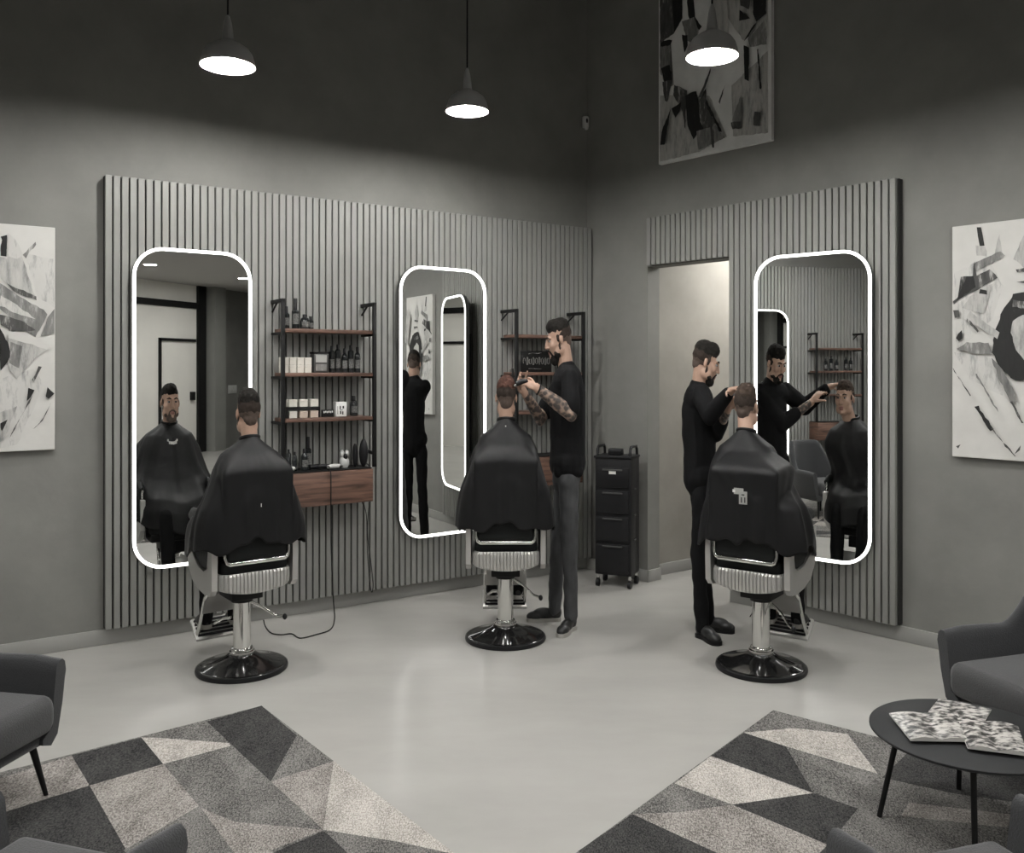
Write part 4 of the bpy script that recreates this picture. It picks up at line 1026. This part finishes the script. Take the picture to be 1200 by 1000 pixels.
# marks on the capes
def cape_mark(cp, parts, name):
    mb = MB()
    for (a, z, w, h, m_, oz) in parts:
        p = ring_at(cp, R(a), z); ax = math.atan2(p.x, p.y + .12 * K)
        mb.box(p + V3(math.sin(ax), math.cos(ax), 0) * (.006 + oz), (w, .0015, h), m_, rot=Matrix.Rotation(-ax, 4, 'Z'))
    return mb.build(name, parent=cp)
cape_mark(cp1, [(-14, 1.062, .010, .020, 'print_white', 0), (-9, 1.05, .008, .018, 'print_white', 0), (-4, 1.047, .010, .020, 'print_white', 0), (1, 1.046, .010, .020, 'print_white', 0), (6, 1.048, .009, .020, 'print_white', 0), (11, 1.052, .010, .022, 'print_white', 0), (15, 1.062, .009, .018, 'print_white', 0)], 'chest_print')
cape_mark(cp1, [(180, .86, .004, .016, 'print_white', .002)], 'cape_fastener')
cape_mark(cp2, [(180, 1.205, .006, .008, 'print_white', .002)], 'cape_fastener')
cape_mark(cp3, [(176, .895, .040, .062, 'label', .004), (184, .925, .050, .030, 'label', .003), (192, .925, .014, .014, 'print_white', .006), (178, .885, .005, .026, 'black', .006), (173, .885, .005, .026, 'black', .006), (176, .91, .014, .005, 'black', .006)], 'cape_tag')

# ------------------------------------------------------------------ bearded person (middle)
def make_barber2():
    t = thing('person', 'bearded person in a black T-shirt with tattooed forearms, standing and cutting hair', 'person', (.31, 5.18, 0))
    mx = head_mx(V3(-.055, .01, 1.695), 98, -14, 0) ; s=1
    b = MB(); add_head(b, mx)
    nk = V3(.01, .01, 1.55)
    b.cap(mx @ V3(0, -.03, -.05), nk + V3(.0, 0, -.05), .056, .064)
    b.ell((.02, .01, 1.44), (.11, .17, .10)); b.cap((.02, .01, 1.33), (.01, 0, 1.02), .125, .115); b.ell((.01, 0, .94), (.10, .13, .10))
    shn, eln, wrn = V3(.03, -.175, 1.455), V3(.03, -.31, 1.265), V3(-.245, -.375, 1.415)
    shf, elf, wrf = V3(.0, .175, 1.445), V3(-.20, .06, 1.225), V3(-.335, -.13, 1.385)
    b.cap(shn, eln, .055, .045); b.cap(eln, eln.lerp(wrn, .4), .045, .044); b.cap(eln.lerp(wrn, .4), wrn, .044, .027)
    b.cap(shf, elf, .052, .044); b.cap(elf, elf.lerp(wrf, .4), .044, .042); b.cap(elf.lerp(wrf, .4), wrf, .042, .027)
    add_hand(b, wrn, V3(-1, .1, .35), V3(.1, -.6, 1), side=1, curl=.75)
    add_hand(b, wrf, V3(-.55, -.6, .75), V3(-.8, .6, .3), side=-1, curl=.7)
    legs = [(V3(.02, -.09, .93), V3(.035, -.075, .51), V3(.045, -.05, .10), V3(-.03, -.22, .03)), (V3(0, .09, .93), V3(-.045, .17, .50), V3(-.075, .22, .10), V3(-.27, .215, .03))]
    for hp, kn, an, to in legs:
        b.cap(hp + V3(0, 0, -.05), kn, .062, .050); b.cap(kn, an, .050, .035); b.ell(an + V3(0, 0, -.03), .030)
    im = mx.inverted()
    def pick(c):
        p = im @ c
        if abs(p.x) < .023 and p.y > .088 and -.078 < p.z < -.054: return 1
        for e, w in ((eln, wrn), (elf, wrf)):
            d = w - e; tt = (c - e).dot(d) / d.length_squared
            if -.3 < tt < .93 and (c - (e + d * max(0, min(1, tt)))).length < .09: return 2
        return 0
    blob(b, 'body', 'skin', t, .006, 2, pick=pick, mats=['skin', 'lips', 'tattoo'])
    add_face_bits(mx, t, 'hair'); add_hair(mx, t, 'hair', 'fade', .016); add_beard(mx, t, 'hair', 1.0)
    s = MB()
    s.ell((.02, .01, 1.445), (.125, .185, .11)); s.cap((.02, .01, 1.36), (.02, 0, 1.12), .150, .142); s.cap((.02, 0, 1.12), (.02, 0, 1.0), .142, .146); s.ell((.02, .0, .97), (.150, .170, .12)); s.box((.02, 0, .93), (.24, .28, .08), r=.035)
    s.ell((.015, .01, 1.525), (.075, .09, .045))
    s.cap(shn, shn.lerp(eln, .80), .070, .073); s.cap(shf, shf.lerp(elf, .72), .068, .070)
    blob(s, 't_shirt', 'shirt', t, .008, 3, disp=hairnoise(.007, 11))
    MB().box((-.135, -.06, 1.37), (.003, .022, .016), 'print_white', rot=Matrix.Rotation(R(25), 4, 'Z')).build('chest_logo', parent=t, k=K)
    j = MB()
    for hp, kn, an, to in legs:
        j.cap(hp + V3(0, 0, -.07), kn, .082, .064); j.cap(kn, an.lerp(kn, .3), .064, .058); j.cap(an.lerp(kn, .3), an + V3(0, 0, -.01), .058, .056)
    j.ell((.01, 0, .89), (.120, .155, .10))
    blob(j, 'trousers', 'jeans', t, .008, 3, disp=hairnoise(.010, 15))
    make_shoe(t, (.075, .02, 0), (-.06, -.25, 0)); make_shoe(t, (-.02, .23, 0), (-.31, .21, 0))
    MB().ell(mx @ V3(.084, .008, -.03), (.008, .010, .014), 'plastic_white').build('earphone', parent=t, k=K)
    m = MB(); c = eln.lerp(wrn, .93); d = (wrn - eln).normalized(); u = d.orthogonal().normalized(); w = d.cross(u)
    m.tube([c + (u * math.cos(a) + w * math.sin(a)) * .030 for a in [2 * PI * q / 20 for q in range(20)]], .006, 'black', 8, closed=True); m.build('wristband', parent=t, k=K)
    return t, wrn, wrf
b2, wn, wf = make_barber2()
def W2(p): return Vector((.31 + p.x * K, 5.18 + p.y * K, p.z))
g = W2(wn + V3(-.115, -.01, .03))
t = thing('hair_clipper', 'black clipper held by the bearded person against the auburn-haired customer', 'hair clipper', g, R(200), 'hair clippers')
MB().tube([(-.035, 0, .005), (0, 0, .003), (.03, 0, -.012)], [.013, .016, .014], 'plastic_black', 12).build('clipper_body', parent=t)
MB().box((.040, 0, -.018), (.018, .024, .012), 'chrome', r=.002).build('blade', parent=t)
g = W2(wf + V3(-.09, -.07, .06))
t = thing('comb', 'thin black comb in the far hand of the bearded person', 'comb', g, R(210))
mb = MB().box((0, 0, .0), (.012, .006, .15), 'comb')
mb.build('comb_spine', parent=t)
mb = MB()
for k_ in range(26): mb.box((.012, 0, -.07 + k_ * .0055), (.016, .003, .002), 'comb')
mb.build('comb_teeth', parent=t)

# ------------------------------------------------------------------ barber at the doorway
def make_barber3():
    t = thing('person', 'person in a long-sleeved black top and black trousers standing by the doorway, arms raised', 'person', (1.085, 5.07, 0))
    mx = head_mx(V3(.03, -.02, 1.560), -98, -18, 0)
    b = MB(); add_head(b, mx, .97)
    nk = V3(-.03, 0, 1.43)
    b.cap(mx @ V3(0, -.03, -.05), nk + V3(0, 0, -.05), .054, .060)
    b.ell((-.03, 0, 1.34), (.10, .155, .09)); b.cap((-.03, 0, 1.22), (-.01, 0, .95), .115, .105); b.ell((0, 0, .88), (.09, .12, .09))
    shn, eln, wrn = V3(-.04, -.15, 1.365), V3(-.005, -.32, 1.265), V3(.10, -.50, 1.395)
    shf, elf, wrf = V3(.0, .14, 1.365), V3(.11, -.04, 1.16), V3(.135, -.31, 1.30)
    b.cap(shn, eln, .052, .042); b.cap(eln, wrn, .042, .026); b.cap(shf, elf, .052, .042); b.cap(elf, wrf, .042, .026)
    add_hand(b, wrn, V3(.30, -.9, .25), V3(-.2, .1, 1), side=1, curl=.5); add_hand(b, wrf, V3(.1, -.7, .6), V3(.2, .5, .6), side=-1, curl=.6)
    legs = [(V3(-.02, -.085, .87), V3(-.045, -.07, .47), V3(-.02, -.10, .09), V3(.06, -.27, .02)), (V3(.0, .085, .87), V3(.02, .09, .47), V3(.07, .10, .09), V3(.23, .05, .02))]
    for hp, kn, an, to in legs: b.cap(hp + V3(0, 0, -.05), kn, .058, .047); b.cap(kn, an, .047, .033); b.ell(an + V3(0, 0, -.03), .028)
    im = mx.inverted()
    def pick(c):
        p = im @ c
        if abs(p.x) < .022 and p.y > .086 and -.078 < p.z < -.054: return 1
        d = wrf - elf; tt = (c - elf).dot(d) / d.length_squared
        if .4 < tt < .95 and (c - (elf + d * tt)).length < .07: return 2
        return 0
    blob(b, 'body', 'skin', t, .006, 2, pick=pick, mats=['skin', 'lips', 'tattoo'])
    add_face_bits(mx, t, 'hair'); add_hair(mx, t, 'hair', 'fade', .018); add_beard(mx, t, 'hair', .3)
    s = MB()
    s.ell((-.03, 0, 1.345), (.115, .170, .10)); s.cap((-.03, 0, 1.26), (-.02, 0, 1.05), .135, .128); s.cap((-.02, 0, 1.05), (-.01, 0, .90), .128, .135); s.ell((-.005, 0, .91), (.134, .158, .11))
    s.ell((-.03, 0, 1.425), (.066, .075, .045))
    s.cap(shn, eln, .066, .060); s.cap(eln, eln.lerp(wrn, .88), .060, .043); s.cap(shf, elf, .064, .058); s.cap(elf, elf.lerp(wrf, .45), .056, .048)
    blob(s, 'sweatshirt', 'shirt2', t, .008, 3, disp=hairnoise(.008, 11))
    j = MB()
    for hp, kn, an, to in legs: j.cap(hp + V3(0, 0, -.07), kn, .074, .058); j.cap(kn, an + V3(0, 0, -.01), .060, .053)
    j.ell((0, 0, .84), (.110, .145, .09))
    blob(j, 'trousers', 'trouser', t, .008, 3, disp=hairnoise(.008, 15))
    make_shoe(t, (-.045, -.04, 0), (.07, -.30, 0), sole='black'); make_shoe(t, (.03, .12, 0), (.27, .03, 0), sole='black')
    return t
make_barber3()

# ------------------------------------------------------------------ tool trolley
def make_trolley(label, loc, rz):
    t = thing('tool_trolley', label, 'trolley', loc, rz)
    w, d, z0, z1 = .262, .20, .085, .90
    MB().box((0, 0, (z0 + z1) / 2), (w, d, z1 - z0), 'plastic_black', r=.008).build('trolley_body', parent=t)
    hs = [(.10, .31), (.32, .50), (.51, .68), (.69, .84)]
    for i, (a, b_) in enumerate(hs):
        dr = MB().box((0, -d / 2 - .006, (a + b_) / 2), (w - .03, .014, b_ - a - .012), 'plastic_black', r=.004).build('drawer', parent=t)
        MB().box((0, -d / 2 - .017, b_ - .022), (w * .55, .010, .012), 'tin', r=.003).build('handle', parent=dr)
    MB().box((0, -.004, .905), (w + .012, d + .012, .016), 'plastic_black', r=.004).build('top_tray', parent=t)
    for q in (-1, 1):
        MB().tube([(q * .118, -.085, .91), (q * .118, -.08, .955), (q * .118, -.06, .975), (q * .118, .06, .975), (q * .118, .08, .955), (q * .118, .085, .91)], .010, 'plastic_black', 10).build('carry_handle', parent=t)
    for q in (-1, 1):
        mb = MB()
        for z in (.68, .50, .33): mb.box((q * (w / 2 + .004), -.02, z), (.008, .05, .012), 'tin', r=.003)
        mb.build('side_clips', parent=t)
        for p in (-1, 1):
            c = MB(); x, y = q * .115, p * .082
            c.cyl((x, y, .05), (x, y, .09), .010, m='chrome'); c.box((x, y, .05), (.018, .03, .02), 'black', r=.003); c.cyl((x - .011, y, .026), (x + .011, y, .026), .026, m='plastic_black', n=20)
            c.build('castor', parent=t)
    mb = MB().box((0, -d / 2 - .0145, .80), (.05, .002, .022), 'print_white'); mb.build('front_logo', parent=t)
    MB().box((-.01, .0, .935), (.10, .07, .045), 'plastic_black', r=.01).build('tool_caddy', parent=t)
    return t
make_trolley('black wheeled trolley with drawers in the room corner beside the doorway', (.740, 6.24, 0), R(-24))

# ------------------------------------------------------------------ rugs
def make_rug(label, corners, polys, base):
    """corners: world points c0 (far), cu, cv ; polys in photo directions laid on the floor"""
    t = thing('area_rug', label, 'rug', corners[0], 0, 'patterned area rugs')
    o = corners[0]; u, v = corners[1] - o, corners[2] - o
    mb = MB()
    cs = [o, o + u, o + u + v, o + v]
    mb.prism([(p.x - o.x, p.y - o.y) for p in cs], 0.0005, 0.010, 'xy', base)
    mb.build('rug_body', parent=t)
    mb = MB(); inv = Matrix(((u.x, v.x), (u.y, v.y))).inverted()
    for i, (m_, pl) in enumerate(polys):
        pts = []
        for (px, py) in pl:
            p = fl(px, py, .0105) - o; q = inv @ Vector((p.x, p.y)); q = Vector((min(1, max(0, q.x)), min(1, max(0, q.y))))
            w = u * q.x + v * q.y; pts.append((w.x, w.y, .0105 + .00012 * i))
        b = bmesh.new(); f = b.faces.new([b.verts.new(p) for p in pts]); bmesh.ops.triangulate(b, faces=[f]); mb.add(b, m_)
    mb.build('rug_pattern', parent=t)
    return t
o1 = fl(306.6, 827.3, .0105); o1.z = 0; d1v = Vector((-.771, -.637, 0)).normalized(); d2v = Vector((.614, -.789, 0)).normalized()
C7 = lambda *p: [(a * .4667, 740 + b_ * .4667) for a, b_ in p]
R1 = [('rug_light', C7((0, 370), (180, 312), (225, 388), (100, 425), (-60, 480))),
      ('rug_dark', C7((180, 312), (355, 267), (410, 334), (225, 388))),
      ('rug_mid', C7((355, 267), (520, 227), (575, 281), (400, 268))),
      ('rug_pale', C7((355, 267), (400, 268), (575, 281), (580, 290), (410, 334))),
      ('rug_dark', C7((520, 227), (657, 187), (745, 262), (680, 378))),
      ('rug_mid', C7((745, 262), (838, 327), (680, 378))),
      ('rug_mid', C7((410, 334), (580, 288), (680, 378), (500, 440))),
      ('rug_light', C7((225, 388), (410, 334), (500, 440), (310, 552), (300, 552))),
      ('rug_dark', C7((-200, 520), (60, 440), (225, 388), (318, 552), (330, 620), (-100, 700))),
      ('rug_light', C7((680, 378), (838, 327), (812, 500))),
      ('rug_pale', C7((838, 327), (1150, 562), (1000, 530), (812, 500))),
      ('rug_mid', C7((500, 440), (680, 378), (812, 500), (590, 480))),
      ('rug_light', C7((505, 445), (590, 480), (812, 500), (680, 552), (560, 600))),
      ('rug_dark', C7((812, 503), (880, 557), (780, 620), (680, 560))),
      ('rug_mid', C7((812, 500), (1000, 530), (1150, 562), (1300, 680), (980, 660))),
      ('rug_mid', C7((310, 552), (500, 440), (590, 560), (400, 640))),
      ('rug_light', C7((590, 560), (680, 552), (780, 620), (700, 800), (400, 640)))]
make_rug('geometric patchwork rug at the lower left under the grey armchairs', [o1, o1 + d1v * 2.6, o1 + d2v * 2.2], R1, 'rug_mid')
o2 = fl(906, 832.4, .0105); pA = fl(678, 997.5, .0105); pB = fl(1065, 877.4, .0105)
for q in (o2, pA, pB): q.z = 0
C8 = lambda *p: [(660 + a * .45, 660 + b_ * .45) for a, b_ in p]
R2 = [('rug_mid', C8((547, 383), (730, 440), (600, 430), (470, 442))),
      ('rug_pale', C8((470, 442), (600, 430), (740, 445), (820, 550), (580, 478))),
      ('rug_mid', C8((740, 443), (905, 487), (825, 552))),
      ('rug_dark', C8((470, 442), (580, 478), (650, 598), (385, 503))),
      ('rug_mid', C8((580, 478), (828, 552), (765, 640), (650, 598))),
      ('rug_pale', C8((385, 503), (650, 600), (440, 630), (290, 575))),
      ('rug_dark', C8((440, 630), (650, 600), (768, 640), (690, 735))),
      ('rug_mid', C8((290, 575), (440, 630), (300, 650), (180, 655))),
      ('rug_light', C8((180, 655), (300, 650), (440, 630), (690, 735), (560, 860), (400, 756))),
      ('rug_dark', C8((180, 655), (400, 756), (300, 860), (38, 752))),
      ('rug_dark', C8((905, 487), (1300, 560), (1300, 640), (1010, 600), (830, 560))),
      ('rug_mid', C8((830, 560), (1010, 600), (1300, 660), (1250, 900), (690, 735), (768, 640))),
      ('rug_light', C8((900, 625), (1200, 660), (1150, 690), (880, 660))),
      ('rug_dark', C8((690, 735), (1000, 790), (1100, 1000), (560, 860)))]
da = (pA - o2).normalized(); db = (pB - o2); db = (db - da * db.dot(da)).normalized()
make_rug('geometric patchwork rug at the lower right under the round black table', [o2, o2 + da * 2.2, o2 + db * 2.6], R2, 'rug_mid')

# ------------------------------------------------------------------ armchairs
def make_armchair(label, loc, rz, back=.76):
    """origin at the middle of the front edge line on the floor, faces +y"""
    t = thing('lounge_armchair', label, 'armchair', loc, rz, 'charcoal lounge armchairs')
    N = 60; W = .345; D = .66
    def path(u):
        # u 0..1 : front left tip -> back -> front right tip
        s = u * 2 - 1
        a = s * PI / 2
        x = W * math.copysign(abs(math.sin(a)) ** .62, math.sin(a)); y = -D * (math.cos(a)) ** .85 if math.cos(a) > 0 else 0
        return Vector((x, min(0, y), 0))
    def hgt(u):
        s = abs(u * 2 - 1); q = max(0, min(1, (.66 - s) / .42)); q = q * q * (3 - 2 * q)
        return .485 + (back - .485) * q - .02 * max(0, s - .9) * 10 * .5
    rows = []
    for i in range(N + 1):
        u = i / N; p = path(u); pa, pb = path(max(0, u - .01)), path(min(1, u + .01)); tn = (pb - pa).normalized(); n = Vector((tn.y, -tn.x, 0))
        if n.dot(Vector((p.x, p.y + D * .5, 0))) < 0: n = -n
        h = hgt(u); th = .036
        flare = .045 * (h - .2) / .5
        ring = []
        for (o_, z, fl_) in ((-.10, .20, 0), (-.045, .185, 0), (-.0, .215, 0), (.028, .32, .3), (.036, h * .5 + .17, .7), (.036, h - .045, 1), (.028, h - .012, 1), (.010, h, 1), (-.012, h - .002, 1), (-.030, h - .018, 1), (-.036, h - .05, 1), (-.036, .36, .5), (-.036, .25, 0), (-.10, .22, 0)):
            ring.append(p + n * (o_ + flare * fl_) + Vector((0, 0, z)))
        rows.append(ring)
    b = bmesh.new(); V = [[b.verts.new(q) for q in r] for r in rows]; m_ = len(rows[0])
    for i in range(N):
        for k in range(m_): b.faces.new([V[i][k], V[i][(k + 1) % m_], V[i + 1][(k + 1) % m_], V[i + 1][k]])
    b.faces.new(V[0][::-1]); b.faces.new(V[-1])
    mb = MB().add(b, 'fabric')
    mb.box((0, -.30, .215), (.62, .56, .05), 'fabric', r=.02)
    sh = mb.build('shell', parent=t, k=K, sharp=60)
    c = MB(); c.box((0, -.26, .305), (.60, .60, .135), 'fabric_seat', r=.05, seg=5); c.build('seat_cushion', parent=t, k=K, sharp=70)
    for (x, y, dx, dy) in ((-.25, -.07, -.045, .05), (.25, -.07, .045, .05), (-.2, -.52, -.045, -.06), (.2, -.52, .045, -.06)):
        MB().cyl((x, y, .20), (x + dx, y + dy, 0), .018, .010, 'black', 14).build('leg', parent=t, k=K)
    return t
def yaw_of(x, y): return math.atan2(-x, y)
make_armchair('charcoal armchair at the left edge with its leg on the patchwork rug', (-1.675, 2.93, 0), yaw_of(.97, -.20))
make_armchair('charcoal armchair at the bottom left corner, nearest the viewer on the left', (-1.02, 2.12, 0), yaw_of(.30, .95), back=.60)
make_armchair('charcoal armchair at the right edge behind the round black table', (1.80, 3.29, 0), yaw_of(-.95, -.31))
make_armchair('charcoal armchair at the bottom right corner, nearest the viewer on the right', (.99, 2.10, 0), yaw_of(-.30, .95), back=.60)

# ------------------------------------------------------------------ coffee table and magazines
TH = .32; tc_ = Vector((1.50, 2.93, 0))
t = thing('round_coffee_table', 'round black coffee table holding open magazines on the right rug', 'table', tc_)
MB().lathe([(0, TH - .014), (.290, TH - .014), (.298, TH - .009), (.298, TH - .003), (.294, TH), (0, TH)], 'table', 72).build('tabletop', parent=t)
MB().lathe([(.20, TH - .03), (.215, TH - .03), (.215, TH - .014), (.20, TH - .014)], 'black', 40).build('support_ring', parent=t)
for a in (168, 248, 348, 68):
    MB().cyl((.21 * math.cos(R(a)), .21 * math.sin(R(a)), TH - .015), (.27 * math.cos(R(a)), .27 * math.sin(R(a)), 0.0125), .0095, .0085, 'black', 14).build('leg', parent=t)
def make_magazine(label, quad, z, curl=.012, open_=True):
    """quad: photo directions of the four corners laid on the table plane: near-left, near-right, far-right, far-left"""
    P = [fl(x, y, z) for x, y in quad]; c = sum(P, Vector()) / 4; c.z = z
    t = thing('magazine', label, 'magazine', c, 0, 'magazines on the coffee table')
    P = [p - c for p in P]; NX = 24
    rows_t, rows_b = [], []
    for j in range(6):
        v = j / 5; rt, rb = [], []
        for i in range(NX + 1):
            u = i / NX; p = P[0].lerp(P[1], u).lerp(P[3].lerp(P[2], u), v)
            h = .006 + (curl * math.sin(PI * ((u * 2) % 1.0001)) ** .8 if open_ else .002 * math.sin(PI * u))
            if open_: h = .006 + curl * abs(math.sin(PI * 2 * u)) * (1 - .3 * v)
            rt.append(p + Vector((0, 0, h))); rb.append(p + Vector((0, 0, .0005)))
        rows_t.append(rt); rows_b.append(rb)
    mb = MB(); mb.grid(rows_t, 'print'); mb.build('printed_pages', parent=t, weld=True)
    mb = MB(); mb.grid(rows_b, 'paper')
    mb.grid([rows_t[0], rows_b[0]], 'paper'); mb.grid([rows_t[-1], rows_b[-1]], 'paper')
    mb.grid([[r[0] for r in rows_t], [r[0] for r in rows_b]], 'paper'); mb.grid([[r[-1] for r in rows_t], [r[-1] for r in rows_b]], 'paper')
    mb.build('page_block', parent=t, weld=True)
    return t
make_magazine('closed dark magazine at the back of the round table', [(1088, 836), (1153, 848), (1162, 833), (1100, 821)], TH, open_=False)
make_magazine('open picture magazine at the left of the round table', [(1067, 869), (1138, 870), (1122, 838), (1042, 838)], TH + .009, curl=.008)
make_magazine('open pale magazine at the right of the round table', [(1134, 878), (1205, 887), (1193, 853), (1119, 842)], TH + .010, curl=.008)

# ------------------------------------------------------------------ world and colour
w = bpy.data.worlds.new('world'); scene.world = w; w.use_nodes = True
w.node_tree.nodes['Background'].inputs[0].default_value = (.5, .5, .5, 1); w.node_tree.nodes['Background'].inputs[1].default_value = 0.02
scene.view_settings.view_transform = 'Standard'; scene.view_settings.look = 'None'
scene.view_settings.exposure = 0.5; scene.view_settings.gamma = 1.0
scene.view_settings.use_curve_mapping = False
scene.cycles.max_bounces = 8
